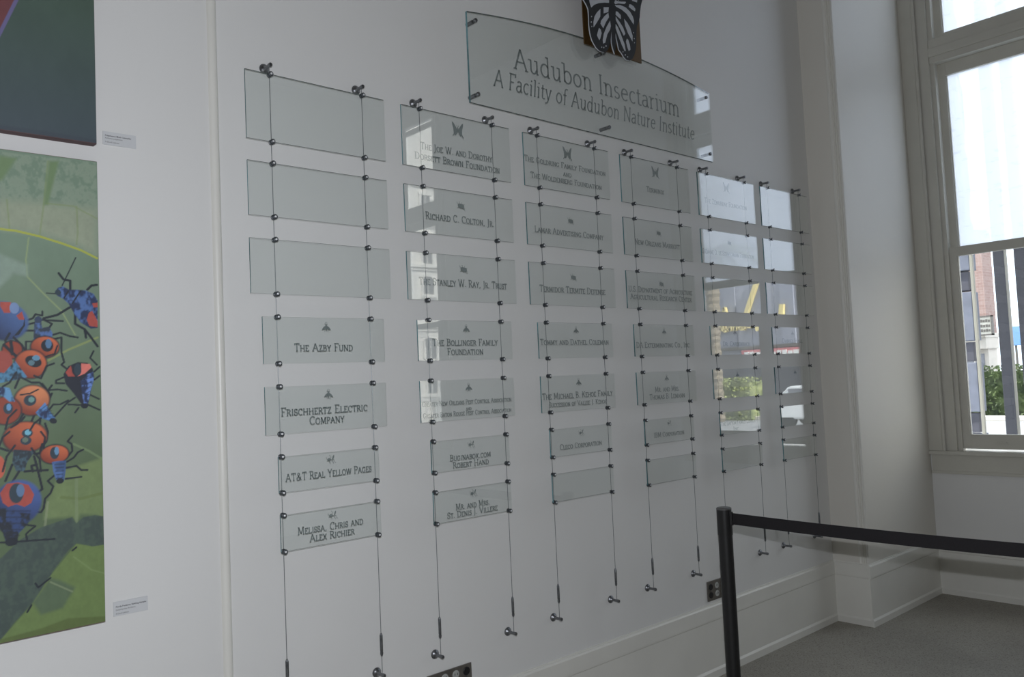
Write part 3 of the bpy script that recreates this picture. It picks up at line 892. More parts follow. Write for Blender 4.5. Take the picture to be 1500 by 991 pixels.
class Print:
    def __init__(s, x0, x1, z0, z1, cols, rows):
        s.xs = np.array(cols); s.zs = np.linspace(z0, z1, rows)
        s.X, s.Z = np.meshgrid(s.xs, s.zs)
        s.C = np.zeros(s.X.shape + (3,))
        rng = np.random.RandomState(3)
        s.n1 = .5 * s.noise(rng, 3, 12) + .3 * s.noise(rng, 7, 30) + .2 * s.noise(rng, 18, 80); s.n2 = .45 * s.noise(rng, 14, 62) + .35 * s.noise(rng, 30, 150) + .2 * s.noise(rng, 60, 300)

    def noise(s, rng, nx, nz):
        g = rng.rand(nz + 2, nx * 8 + 2)
        u = (s.X - s.xs[0]) / (s.xs[-1] - s.xs[0]) * nx * 8; v = (s.Z - s.zs[0]) / (s.zs[-1] - s.zs[0]) * nz
        i = u.astype(int); j = v.astype(int); fu = u - i; fv = v - j
        fu = fu * fu * (3 - 2 * fu); fv = fv * fv * (3 - 2 * fv)
        return (g[j, i] * (1 - fu) * (1 - fv) + g[j, i + 1] * fu * (1 - fv) + g[j + 1, i] * (1 - fu) * fv + g[j + 1, i + 1] * fu * fv)

    def px(s, a, b):
        p = at(a, b, CFY)
        return p.x, p.z

    def blend(s, m, col):
        m = np.clip(m, 0, 1)[..., None]
        s.C = s.C * (1 - m) + np.asarray(col) * m

    def ell(s, a, b, rx, ry, rot, col, col2=None, soft=.12, k=.00205):
        cx, cz = s.px(a, b)
        t = math.radians(rot); dx = (s.X - cx) / k; dz = (s.Z - cz) / k
        u = (dx * math.cos(t) + dz * math.sin(t)) / rx; v = (-dx * math.sin(t) + dz * math.cos(t)) / ry
        d = np.sqrt(u * u + v * v)
        m = np.clip((1 - d) / soft, 0, 1)
        c = np.asarray(col)
        if col2 is not None:
            w = np.clip((u * .35 + v * .5 + .45), 0, 1)[..., None]
            c = np.asarray(col2) * w + c * (1 - w)
            c = c * (0.62 + .38 * np.clip(1.25 - d, 0, 1)[..., None] ** .5)
        s.blend(m, c * (0.93 + .14 * s.n2[..., None]))

    def poly(s, pts, col, soft=.0015, tex=.3, col2=None, hl=.42):
        P = [s.px(*p) for p in pts]
        inside = np.zeros(s.X.shape, bool); dist = np.full(s.X.shape, 9.0)
        n = len(P)
        for i in range(n):
            x0, z0 = P[i]; x1, z1 = P[(i + 1) % n]
            cond = ((z0 > s.Z) != (z1 > s.Z))
            with np.errstate(divide='ignore', invalid='ignore'):
                xi = (x1 - x0) * (s.Z - z0) / ((z1 - z0) if abs(z1 - z0) > 1e-9 else 1e-9) + x0
            inside ^= (cond & (s.X < xi))
            L = (x1 - x0) ** 2 + (z1 - z0) ** 2 + 1e-12
            t = np.clip(((s.X - x0) * (x1 - x0) + (s.Z - z0) * (z1 - z0)) / L, 0, 1)
            dist = np.minimum(dist, np.hypot(s.X - x0 - t * (x1 - x0), s.Z - z0 - t * (z1 - z0)))
        sd = np.where(inside, dist, -dist)
        m = np.clip(.5 + sd / soft, 0, 1)
        c = np.asarray(col) * (1 - tex / 2 + tex * s.n2[..., None])
        if col2 is not None:
            w = np.clip((s.n2 - hl) * 4.5, 0, 1)[..., None]
            c = c * (1 - w) + np.asarray(col2) * w
        s.blend(m, c)

    def line(s, pts, w, col, k=.00205, op=1.0):
        P = [s.px(*p) for p in pts]
        dist = np.full(s.X.shape, 9.0)
        for (x0, z0), (x1, z1) in zip(P, P[1:]):
            L = (x1 - x0) ** 2 + (z1 - z0) ** 2 + 1e-12
            t = np.clip(((s.X - x0) * (x1 - x0) + (s.Z - z0) * (z1 - z0)) / L, 0, 1)
            dist = np.minimum(dist, np.hypot(s.X - x0 - t * (x1 - x0), s.Z - z0 - t * (z1 - z0)))
        s.blend(np.clip((w * k / 2 - dist) / (k * .7) + .5, 0, 1) * op, col)

    def mesh(s, name, mat, parent, y):
        nz_, nx_ = s.X.shape
        co = np.stack([s.X, np.full(s.X.shape, y), s.Z], -1).reshape(-1, 3)
        idx = np.arange(nz_ * nx_).reshape(nz_, nx_)
        f = np.stack([idx[:-1, :-1], idx[:-1, 1:], idx[1:, 1:], idx[1:, :-1]], -1).reshape(-1, 4)
        me = bpy.data.meshes.new(name)
        me.vertices.add(len(co)); me.vertices.foreach_set('co', co.ravel())
        me.loops.add(f.size); me.loops.foreach_set('vertex_index', f.ravel().astype(np.int32))
        me.polygons.add(len(f)); me.polygons.foreach_set('loop_start', np.arange(0, f.size, 4, dtype=np.int32))
        me.polygons.foreach_set('loop_total', np.full(len(f), 4, dtype=np.int32))
        me.update(calc_edges=True)
        at_ = me.color_attributes.new('print', 'FLOAT_COLOR', 'POINT')
        c4 = np.concatenate([np.clip(s.C, 0, 1), np.ones(s.X.shape + (1,))], -1)
        at_.data.foreach_set('color', c4.astype(np.float32).ravel())
        me.materials.append(mat)
        return new_obj(name, me, parent)


CANVAS = attr_mat('canvas_print')
XR = .705
cols = list(np.linspace(-.95, .40, 120, endpoint=False)) + list(np.linspace(.40, XR, 150))

# lower print: orange and blue stink-bug nymphs on a leaf
P = Print(0, 0, .955, 2.300, cols, 640)
v = (P.Z - .955) / 1.345
top, mid, low = seen(98, 116, 100), seen(72, 88, 64), seen(68, 84, 50)
w = np.clip((v - .35) / .5, 0, 1)[..., None]
P.C = top * w + mid * (1 - w)
w = np.clip(.5 - v * 1.2, 0, 1)[..., None]
P.C = P.C * (1 - w) + low * w
P.C *= (0.90 + .2 * P.n1[..., None])
P.poly([(-900, 120), (0, 222), (142, 238), (142, 376), (110, 360), (60, 344), (20, 336), (-40, 335), (-900, 420)], seen(112, 126, 110), .004, .2, seen(96, 114, 98))
P.poly([(-300, 300), (0, 292), (60, 296), (142, 306), (142, 372), (110, 358), (60, 342), (0, 334), (-300, 345)], seen(122, 130, 112), .03, .25)
P.poly([(72, 236), (86, 236), (70, 300), (64, 300)], seen(92, 112, 80), .008, .1)
P.poly([(0, 228), (24, 232), (4, 262), (-20, 280)], seen(92, 112, 80), .01, .1)
for l in ([(112, 302), (114, 340), (112, 358)], [(70, 236), (64, 300), (58, 345)], [(10, 292), (14, 336)], [(68, 298), (108, 302), (142, 320)]):
    P.line(l, 2.2, seen(104, 120, 74), op=.45)
P.line([(-300, 350), (-60, 334), (0, 335), (24, 338), (58, 346), (90, 356), (118, 366), (142, 378)], 3.0, seen(140, 146, 62))
P.line([(42, 348), (38, 380), (40, 405), (64, 430), (90, 455), (110, 490)], 2.0, seen(126, 140, 96), op=.6)
P.poly([(0, 372), (40, 388), (40, 404), (20, 400), (0, 420), (-200, 430), (-200, 380)], seen(110, 126, 114), .012, .2)
P.line([(66, 530), (100, 512), (143, 494)], 3.0, seen(124, 134, 76), op=.6)
P.line([(108, 650), (130, 660), (150, 672)], 3.0, seen(108, 128, 90), op=.5)
# lit leaf patches and the broad dark stalk
P.poly([(64, 760), (66, 740), (90, 690), (150, 670), (152, 760), (142, 754), (118, 752), (112, 764), (106, 756)], seen(94, 110, 72), .01, .25)
P.line([(90, 728), (118, 730), (150, 722)], 4, seen(86, 100, 56), op=.7)
P.line([(70, 735), (66, 770)], 3, seen(120, 128, 104), op=.5)
P.line([(112, 700), (112, 764)], 4, seen(110, 124, 98), op=.4)
P.poly([(-400, 900), (0, 818), (30, 790), (60, 772), (90, 762), (106, 757), (112, 766), (122, 757), (140, 754), (152, 756), (154, 800), (136, 800), (112, 795), (100, 806), (76, 838), (70, 854), (50, 880), (22, 910), (0, 938), (-400, 1100)], seen(54, 66, 62), .003, .15, seen(60, 74, 66))
P.poly([(70, 848), (112, 796), (136, 800), (154, 797), (157, 912), (0, 942), (0, 938), (46, 886)], seen(88, 106, 62), .003, .25)
P.poly([(48, 882), (74, 846), (90, 850), (110, 860), (92, 890), (60, 900)], seen(72, 88, 66), .01, .2)
P.line([(74, 852), (106, 866)], 2.0, seen(112, 124, 96), op=.7)
P.line([(108, 815), (134, 834), (156, 840)], 2.0, seen(104, 122, 80), op=.6)
P.poly([(0, 936), (60, 920), (100, 905), (156, 902), (158, 912), (0, 944)], seen(76, 90, 50), .004, .2)
DK = seen(24, 30, 38); OR = seen(118, 52, 36); OR2 = seen(176, 92, 60); BL = seen(30, 42, 72); BL2 = seen(66, 92, 138); RD = seen(140, 62, 54); SP = seen(36, 50, 60)


def legs(ls, w=3.0, c=None):
    for l in ls: P.line(l, w, DK if c is None else c)


legs([[(91, 418), (111, 377)], [(84, 430), (68, 429)]], 1.6)
legs([[(103, 424), (103, 411), (93, 409), (86, 400)], [(128, 424), (134, 418), (142, 417)], [(102, 450), (84, 461), (64, 466)], [(110, 458), (110, 474), (124, 482), (132, 492), (143, 507)], [(124, 482), (126, 494)]], 3.2)
P.poly([(81, 426), (85, 421), (92, 419), (101, 424), (112, 424), (125, 425), (137, 430), (143, 440), (143, 480), (133, 481), (118, 472), (108, 458), (100, 444), (92, 437), (84, 433)], BL, .002, .5, BL2)
P.poly([(130, 458), (135, 455), (143, 470), (143, 479), (131, 477), (127, 468)], RD); P.poly([(135, 444), (143, 443), (143, 450), (137, 450)], RD)
P.line([(100, 426), (94, 436)], 2, DK); P.line([(118, 426), (106, 444)], 2, DK); P.ell(85, 428, 4, 4.5, 0, SP)
legs([[(30, 478), (52, 472)], [(33, 484), (50, 484)], [(36, 470), (48, 466), (52, 460), (62, 462), (62, 456)], [(64, 468), (76, 474), (72, 480)], [(78, 490), (88, 487), (102, 492), (114, 494)], [(80, 496), (90, 494), (90, 516), (94, 530), (90, 534), (98, 540)], [(50, 500), (38, 500), (38, 512)], [(56, 468), (92, 470)]], 2.6)
P.ell(6, 470, 31, 28, -15, BL, BL2)
P.poly([(0, 442), (16, 442), (15, 458), (6, 458), (0, 448)], RD); P.poly([(24, 462), (32, 456), (36, 468), (28, 468)], RD); P.ell(21, 451, 6, 8, 0, seen(96, 116, 150))
P.poly([(20, 492), (34, 476), (36, 466), (37, 476), (28, 490)], DK)
legs([[(14, 488), (8, 498), (10, 510)], [(20, 494), (32, 505), (36, 512)]], 3)
P.poly([(50, 474), (56, 466), (60, 470), (62, 480), (72, 478), (77, 488), (76, 494), (60, 500), (49, 498)], seen(38, 48, 62), .002, .4, BL2)
P.ell(66,  508, 19.8, 16.8,  0, DK)
P.ell(66, 508, 18, 15, 0, OR, OR2); P.ell(69, 506, 8, 9, 0, DK); P.ell(71, 503, 4, 7, 0, seen(70, 100, 130)); P.line([(50, 516), (64, 523), (80, 518), (84, 506)], 2.2, DK)
P.ell(18,  512, 13.8, 13.8,  0, DK)
P.ell(18, 512, 12, 12, 0, OR); P.ell(4, 530, 12, 16, 0, seen(130, 60, 52)); legs([[(6, 505), (22, 520), (30, 528)], [(16, 500), (18, 518)]], 4)
P.ell(45,  533, 21.8, 21.8,  0, DK)
P.ell(45, 533, 20, 20, 0, OR, OR2); P.ell(49, 529, 11, 8, -25, DK); P.ell(53, 524, 5, 4, 0, seen(80, 120, 146)); P.ell(46, 531, 4, 4, 0, seen(74, 100, 110))
P.poly([(6, 546), (22, 528), (34, 544), (40, 552), (24, 556), (4, 560), (-30, 566), (-30, 540)], seen(34, 48, 60), .002, .4, seen(64, 110, 140))
legs([[(50, 550), (60, 554), (68, 536), (79, 532)], [(32, 553), (46, 560), (58, 560), (70, 572)], [(70, 572), (76, 564)]], 2.6)
# right-hand nymph
legs([[(94, 552), (82, 557), (82, 561), (94, 561)], [(137, 514), (132, 524), (142, 534)], [(146, 537), (138, 544)], [(138, 556), (146, 550)], [(98, 572), (84, 570), (72, 571), (66, 578)], [(110, 582), (98, 590), (78, 612)], [(130, 577), (145, 584)], [(121, 593), (100, 592)], [(115, 597), (110, 604)], [(100, 586), (88, 592), (78, 592), (72, 600)], [(128, 592), (146, 600)]], 2.4)
P.poly([(93, 548), (100, 536), (114, 530), (128, 531), (136, 540), (138, 552), (134, 568), (130, 588), (124, 596), (118, 590), (108, 576), (96, 562)], seen(28, 32, 42), .002, .2)
P.poly([(118, 558), (128, 548), (137, 544), (137, 558), (132, 574), (129, 592), (123, 592), (120, 574)], BL, .002, .5, seen(84, 112, 168))
P.poly([(96, 545), (104, 535), (106, 546), (110, 551), (100, 551)], RD); P.poly([(119, 532), (132, 533), (134, 538), (124, 547), (114, 551), (118, 542)], seen(182, 100, 90)); P.ell(114, 541, 5, 9, 0, SP)
# centre nymphs
legs([[(62, 562), (70, 572), (74, 580), (70, 590)], [(76, 576), (68, 592)], [(30, 615), (20, 622), (12, 640), (10, 646)], [(60, 606), (58, 622)], [(50, 608), (44, 622)], [(36, 610), (28, 620)], [(66, 620), (70, 632), (68, 646), (60, 656)], [(28, 554), (22, 568)]], 2.8)
P.ell(47,  586, 23.8, 22.8,  15, DK)
P.ell(47, 586, 22, 21, 15, OR, seen(196, 124, 84)); P.ell(44, 586, 8, 8, 0, SP); P.ell(46, 585, 4, 4, 0, seen(90, 124, 120)); P.line([(30, 578), (44, 576), (56, 570)], 2, DK)
P.poly([(52, 604), (66, 589), (72, 600), (81, 612), (79, 618), (72, 616), (60, 612)], BL, .002, .5, seen(70, 112, 160))
P.ell(8,  601, 20.8, 20.8,  0, DK)
P.ell(8, 601, 19, 19, 0, OR); P.ell(12, 598, 6, 8, 0, SP); P.ell(13, 596, 3, 5, 0, seen(84, 124, 160))
P.poly([(3, 566), (14, 568), (22, 588), (14, 588), (4, 580), (-20, 572)], BL, .002, .5, seen(80, 124, 160))
P.ell(37,  640, 28.8, 23.3,  0, DK)
P.ell(37, 640, 27, 21.5, 0, OR, OR2); P.ell(40, 634, 7, 6, 0, SP); P.ell(41, 633, 4, 4, 0, seen(96, 150, 170)); P.ell(38, 645, 7, 6, 0, SP); P.ell(37, 644, 4, 3.5, 0, seen(84, 96, 84))
P.poly([(20, 658), (52, 660), (40, 676), (36, 690), (24, 690), (18, 676)], seen(34, 44, 52), .002, .3, seen(56, 80, 92))
legs([[(62, 650), (58, 664), (50, 664)], [(12, 660), (0, 656)], [(50, 668), (56, 690), (62, 716), (56, 720)], [(18, 680), (8, 704)], [(28, 690), (14, 712)], [(48, 690), (46, 682), (54, 680)], [(36, 690), (70, 688)]], 3.0)
legs([[(98, 670), (106, 660), (105, 650), (99, 646), (106, 638)], [(98, 676), (108, 670), (114, 662), (122, 658)], [(96, 685), (112, 682), (119, 688), (128, 688)], [(96, 701), (119, 698)], [(82, 694), (70, 704), (78, 712), (74, 722), (66, 730), (64, 744), (60, 750), (52, 749)]], 2.6)
P.ell(80,  665, 19.8, 14.8,  0, DK)
P.ell(80, 665, 18, 13, 0, OR, OR2); P.ell(80, 663, 6, 9, 0, SP); P.ell(83, 660, 3, 6, 0, seen(84, 120, 150))
P.poly([(76, 676), (84, 675), (97, 674), (96, 690), (94, 704), (88, 707), (82, 702), (78, 690)], seen(50, 72, 110), .002, .4, BL2)
P.ell(-2, 684, 8, 16, 0, seen(160, 76, 58))
P.ell(26, 736, 30, 32, 0, BL, seen(64, 86, 140)); P.poly([(0, 722), (10, 708), (26, 706), (42, 710), (50, 724), (46, 736), (36, 742), (24, 738), (12, 742), (4, 736)], RD)
P.ell(24, 722, 9, 14, 0, SP); P.ell(30, 718, 5, 9, 0, seen(76, 100, 130))
P.poly([(-20, 745), (10, 744), (24, 750), (48, 752), (40, 768), (28, 780), (24, 797), (10, 798), (4, 780), (-10, 764)], seen(28, 34, 44), .003, .3, seen(40, 58, 96))
legs([[(36, 768), (52, 770), (42, 778), (38, 782), (40, 792)], [(24, 793), (50, 791), (80, 789)], [(-40, 796), (8, 794)], [(106, 806), (112, 801)], [(52, 854), (56, 860), (74, 846)], [(40, 896), (46, 886)]], 2.4)
legs([[(22, 652), (10, 668), (4, 690)], [(46, 656), (58, 672), (60, 690)], [(14, 632), (4, 640), (-4, 660)], [(60, 632), (66, 640), (64, 656)], [(24, 600), (12, 612), (8, 628)], [(34, 606), (26, 620), (16, 626)], [(24, 545), (14, 560), (4, 566)], [(60, 612), (50, 620), (44, 630)]], 2.6)
for q in range(5):
    P.line([(80 + q * .8, 680 + q * 5), (94 - q * .6, 679 + q * 5)], 1.2, DK, op=.7)
    P.line([(62 + q * 3.6, 604 + q * 2.4 - 6), (70 + q * 2.6, 592 + q * 4.6)], 1.2, DK, op=.6)
    P.line([(121 + q, 556 + q * 7), (135 - q * 1.2, 552 + q * 7)], 1.3, DK, op=.6)
    P.line([(4 + q * 2, 748 + q * 9), (44 - q * 4, 748 + q * 9)], 2.0, DK, op=.5)
P.ell(88, 704, 5, 4, 0, DK); P.ell(78, 616, 5, 4, -30, DK); P.ell(124, 594, 5, 4, 0, DK); P.ell(17, 793, 8, 6, 0, DK); P.ell(56, 468, 5, 5, 0, seen(40, 52, 74))
# nymphs further left on the leaf, beyond the photograph's edge
rg = random.Random(5)
for k in range(16):
    a = -60 - rg.random() * 620; b = 470 + rg.random() * 330; r0 = 18 + rg.random() * 10; ang = rg.random() * 6.28
    for q in range(6):
        t = ang + (q - 2.5) * .8; P.line([(a, b), (a + math.cos(t) * r0 * 1.5, b + math.sin(t) * r0 * 1.5), (a + math.cos(t + .4) * r0 * 2, b + math.sin(t + .4) * r0 * 2)], 3, DK)
    P.ell(a, b, r0, r0 * .85, math.degrees(ang), OR, OR2); P.ell(a, b, r0 * .35, r0 * .35, 0, SP); P.ell(a + math.cos(ang) * r0, b + math.sin(ang) * r0, r0 * .7, r0 * .4, -math.degrees(ang), BL, BL2)


def canvas_body(x0, x1, z0, z1, parent, mat):
    bm = bmesh.new(); box(bm, x0, x1, CFY + .0006, WY - .001, z0, z1, .003)
    return build('stretcher_frame', bm, mat, parent)


EDGE_G = paint('canvas_edge_green', srgb(104, 92, 84), 0.7, .1, 9, col2=srgb(120, 96, 90))
EDGE_D = paint('canvas_edge_dark', srgb(96, 74, 76), 0.7, .1, 9)
cv = empty('canvas_print', (-.12, 0, .955)); tag(cv, 'large canvas print of orange and blue bug nymphs on a green leaf', 'picture', 'canvas photographs on the left wall')
o = P.mesh('printed_face', CANVAS, None, CFY); child_world(o, cv)
o = canvas_body(-.952, XR + .001, .953, 2.302, None, EDGE_G); child_world(o, cv)

P = Print(0, 0, 2.357, 3.60, cols, 420)
a1, a2, a3 = seen(62, 78, 66), seen(58, 68, 74), seen(62, 68, 76)
v = np.clip((P.Z - 2.357) / .5, 0, 1)[..., None]
P.C = a1 * v + a2 * (1 - v)
P.C *= (0.92 + .16 * P.n1[..., None])
P.poly([(-900, -700), (60, -140), (27, -6), (-2, 52), (-900, 900)], seen(92, 54, 56), .004, .15)
P.line([(60, -140), (26, -4), (-2, 52), (-200, 400)], 4.5, seen(88, 84, 118))
P.line([(-200, 150), (0, 187), (70, 197), (141, 208)], 8, seen(52, 58, 66), op=.6)
cv = empty('canvas_print', (-.12, 0, 2.357)); tag(cv, 'upper dark green and grey blurred canvas print above the bug picture', 'picture', 'canvas photographs on the left wall')
o = P.mesh('printed_face', CANVAS, None, CFY); child_world(o, cv)
o = canvas_body(-.952, XR + .001, 2.355, 3.602, None, EDGE_D); child_world(o, cv)

# ------------------------------------------------------------------ caption labels
def text_mesh(s, size, bold=False):
    cu = bpy.data.curves.new('caption', 'FONT'); cu.body = s; cu.size = size; cu.resolution_u = 2
    if bold: cu.offset = size * .02
    ob = bpy.data.objects.new('caption', cu); COL.objects.link(ob)
    dg = bpy.context.evaluated_depsgraph_get()
    me = bpy.data.meshes.new_from_object(ob.evaluated_get(dg))
    bpy.data.objects.remove(ob)
    return me


def label(x0, x1, z0, z1, lines, lab):
    bm = bmesh.new(); box(bm, x0, x1, WY - .004, WY, z0, z1, .0006)
    o = build('caption_label', bm, LABELM); tag(o, lab, 'label', 'captions beside the canvas prints')
    for t, zz, wd, bold in lines:
        me = text_mesh(t, .008, bold); me.materials.clear(); me.materials.append(LTEXT)
        c = new_obj('caption_line', me, o)
        wx = max(v.co.x for v in me.vertices)
        c.rotation_euler = (PI / 2, 0, 0); c.scale = (wd / wx, .8, 1); c.location = (x0 + .006, WY - .0042, zz)
    return o


label(.732, .828, 2.367, 2.408, [('Polyphemus Moth Caterpillar', 2.3935, .076, True), ('Antheraea polyphemus', 2.3855, .050, False), ('© David Liebman', 2.374, .040, False)], 'small grey caption label right of the upper dark print')
label(.737, .834, .954, .996, [('Florida Predatory Stinkbug Nymphs', .979, .086, True), ('Euthyrhynchus floridanus', .970, .055, False), ('© David Liebman', .959, .036, False)], 'small grey caption label right of the bug nymph print')

# ------------------------------------------------------------------ socket plates on the wall
def socket_plate(x0, x1, z0, z1, dark_left, lab):
    e = empty('socket_plate', (x0, WY, z0)); tag(e, lab, 'socket', 'steel socket plates low on the wall')
    bm = bmesh.new(); box(bm, x0, x1, WY - .007, WY, z0, z1, .002); o = build('cover_plate', bm, PLATE); child_world(o, e)
    n = 4
    wdt = (x1 - x0) / n
    for k in range(n):
        cx = x0 + wdt * (k + .5)
        dark = (k == (0 if dark_left else n - 1))
        for zc in ((z0 + z1) / 2 + .021, (z0 + z1) / 2 - .021):
            bm = bmesh.new()
            prof = [(0, WY - .0105), (.0145, WY - .0105), (.0165, WY - .0085), (.0165, WY - .006), (0, WY - .006)]
            lathe(bm, prof, (cx, 0, zc), 'y', 20)
            o = build('socket', bm, RUBBER if dark else SOCKW, smooth=True); child_world(o, e)
            bm = bmesh.new()
            for dx in (-.006, .006): box(bm, cx + dx - .001, cx + dx + .001, WY - .0112, WY - .0104, zc - .002, zc + .006)
            s = build('slot', bm, RUBBER); s.parent = o; s.matrix_parent_inverse = o.matrix_parent_inverse.copy()
            s.matrix_parent_inverse = Matrix.Identity(4)
        bm = bmesh.new(); lathe(bm, [(0, WY - .0085), (.003, WY - .0085), (.0035, WY - .007), (0, WY - .006)], (cx, 0, (z0 + z1) / 2), 'y', 10)
        o = build('screw', bm, STEEL); child_world(o, e)
    return e


socket_plate(1.846, 2.060, .392, .487, False, 'steel socket plate low under the second column of glass plates')
socket_plate(3.655, 3.870, .392, .494, True, 'steel socket plate just above baseboard, partly behind the black post')

# ------------------------------------------------------------------ queue barrier
PX, PY = 3.085, -.475
PX, PY = 0.85714 * 3.6 * 1.0 + .0, -2.6 + .58903 * 3.6
bp = empty('barrier_post', (PX, PY, 0)); tag(bp, 'black metal queue post holding one end of the belt', 'post', 'queue barrier posts')


def post_parts(root):
    bm = bmesh.new(); lathe(bm, [(0, 0), (.17, 0), (.175, .006), (.17, .016), (.06, .03), (.04, .04), (.0, .04)], (0, 0, 0), 'z', 40); build('base', bm, BLACK, root, smooth=True)
    bm = bmesh.new(); lathe(bm, [(0, .03), (.0305, .03), (.0305, .885), (0, .885)], (0, 0, 0), 'z', 32); build('pole', bm, BLACK, root, smooth=True)
    bm = bmesh.new(); lathe(bm, [(0, .885), (.0318, .885), (.0322, .890), (.0322, .995), (0, .995)], (0, 0, 0), 'z', 32); build('belt_cassette', bm, BLACK, root, smooth=True)
    bm = bmesh.new(); lathe(bm, [(0, .995), (.0325, .995), (.0325, 1.001), (.029, 1.004), (0, 1.005)], (0, 0, 0), 'z', 32); build('cap', bm, PLATE_D, root, smooth=True)


PLATE_D = paint('cap_grey', srgb(88, 88, 88), 0.4, .1, 30)
post_parts(bp)
d2 = CF + CR * ((1500 - 750) / FPX) + CU * ((495.5 - 806) / FPX)
B2 = CAM + d2 * 2.80
dirn = Vector((B2.x - PX, B2.y - PY, 0)); L0 = dirn.length; dirn.normalize()
LT = 1.95
q2 = (PX + dirn.x * (LT + .032), PY + dirn.y * (LT + .032))
bp2 = empty('barrier_post', (q2[0], q2[1], 0)); tag(bp2, 'black metal queue post at the far end of the belt, out of frame right', 'post', 'queue barrier posts')
post_parts(bp2)
bm = bmesh.new()
nn = Vector((-dirn.y, dirn.x, 0)) * .0009
N_ = 24
ring = []
za = 0.958; zb2 = B2.z
for i in range(N_ + 1):
    s = i / N_; dd = .034 + (LT - .036) * s
    # slight sag; passes the measured height at distance L0
    u0 = L0 / LT
    sag = (za - zb2) / (4 * u0 * (1 - u0)) if 0 < u0 < 1 else .03
    zc = za - 4 * sag * s * (1 - s)
    c = Vector((PX + dirn.x * dd, PY + dirn.y * dd, 0))
    ring.append([bm.verts.new((c.x + nn.x * k, c.y + nn.y * k, zc + h)) for k, h in ((1, .0245), (-1, .0245), (-1, -.0245), (1, -.0245))])
for a, b in zip(ring, ring[1:]):
    for k in range(4): bm.faces.new((a[k], a[(k + 1) % 4], b[(k + 1) % 4], b[k]))
bm.faces.new(ring[0]); bm.faces.new(ring[-1])
bo = build('barrier_belt', bm, BELT); tag(bo, 'black fabric belt stretched from the queue post towards the right', 'belt')
bm = bmesh.new()
e0 = Vector((PX, PY, 0)) + dirn * .030; px_ = Vector((-dirn.y, dirn.x, 0))
for k, o_ in enumerate((0,)):
    c0 = e0
    vs = []
    for dz in (-.029, .029):
        for a, b in ((-.004, -.010), (-.004, .010), (.010, .006), (.010, -.006)):
            p = c0 + dirn * a + px_ * b; vs.append(bm.verts.new((p.x - PX, p.y - PY, za + dz)))
    bm.faces.new(vs[0:4]); bm.faces.new(vs[4:8])
    for i in range(4): bm.faces.new((vs[i], vs[(i + 1) % 4], vs[4 + (i + 1) % 4], vs[4 + i]))
build('belt_slot', bm, BLACK, bp)

# ------------------------------------------------------------------ outside: street seen through the window and in the glass
GZ = -0.6
ROAD = paint('pale_pavement', srgb(128, 130, 134), 0.8, .06, .5)
STONEG = paint('blue_grey_granite', srgb(112, 116, 130), 0.8, .12, 14, .3, 50)
STONED = paint('dark_granite_notch_shade', srgb(76, 76, 86), 0.8, .12, 14)  # dark stone; on the jamb it paints the shadowed notches between blocks
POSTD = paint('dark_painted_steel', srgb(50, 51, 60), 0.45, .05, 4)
POSTL = paint('lit_steel_side', srgb(150, 146, 134), 0.5, .05, 4)  # light on the posts' sides is put into this paler colour
BRICK = brick_mat('pink_brick', srgb(142, 116, 110), srgb(152, 130, 124), srgb(164, 150, 144), 2.0)
CREAM = paint('cream_stone', srgb(196, 190, 182), 0.8, .04, 2)
DGLASS = paint('dark_window', srgb(110, 112, 120), 0.25, .2, 1.5)
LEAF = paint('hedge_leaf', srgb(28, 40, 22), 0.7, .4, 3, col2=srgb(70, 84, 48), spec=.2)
LAV = paint('lavender_facade', srgb(158, 160, 174), 0.8, .05, .6)
LAV2 = paint('lavender_facade_dark', srgb(146, 149, 164), 0.8, .05, .6)
YEL = paint('yellow_sign', srgb(238, 218, 150), 0.6, .04, 4)
SGN = paint('grey_sign', srgb(92, 88, 84), 0.6)
SGNT = paint('sign_pale_letters', srgb(200, 196, 186), 0.6)
REDW = paint('red_band', srgb(190, 110, 116), 0.7)
WHT = paint('street_white', srgb(236, 236, 234), 0.5)
CARW = paint('white_car_paint', srgb(228, 229, 230), 0.2)
TYRE = paint('tyre', srgb(30, 30, 32), 0.8)
TRUNK = paint('palm_trunk', srgb(84, 74, 62), 0.9, .3, 26, col2=srgb(166, 154, 136))
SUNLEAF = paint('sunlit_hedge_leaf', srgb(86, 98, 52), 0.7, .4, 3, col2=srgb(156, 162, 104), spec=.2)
PALE = paint('pale_limestone', srgb(238, 234, 228), 0.8, .05, 1.5)
FROND = paint('palm_frond', srgb(92, 112, 70), 0.7, .3, 3)
BLUE = paint('blue_board', srgb(110, 150, 200), 0.6)

bm = bmesh.new(); box(bm, XE + .21, 90, -75, 40, GZ - .2, GZ); o = build('street', bm, ROAD); tag(o, kind='structure')

# granite blocks of the window jamb seen beyond the lower pane
jb = empty('stone_jamb', (7.40, 0, GZ)); tag(jb, 'stack of blue-grey rough granite blocks just outside the window', 'stone pier')
zz = GZ + .0; k = 0
while zz < 5.0:
    h = .42 if k % 2 == 0 else .17
    bm = bmesh.new(); ins = 0.0 if k % 2 == 0 else .018
    box(bm, 7.40 + ins, 7.55, -.060 + ins, .30, zz + .006, zz + h - .006, .006)
    o = build('stone_block', bm, STONEG if k % 2 == 0 else STONED); child_world(o, jb)
    zz += h; k += 1
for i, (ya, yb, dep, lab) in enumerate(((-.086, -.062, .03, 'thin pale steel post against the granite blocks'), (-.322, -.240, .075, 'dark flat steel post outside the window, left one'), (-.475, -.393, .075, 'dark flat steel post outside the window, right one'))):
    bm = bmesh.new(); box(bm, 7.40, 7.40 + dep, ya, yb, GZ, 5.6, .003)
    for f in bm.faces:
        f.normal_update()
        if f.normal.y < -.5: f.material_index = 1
    o = build('steel_post', bm, [POSTL if i == 0 else POSTD, POSTL]); tag(o, lab, 'post', 'steel posts outside the window')

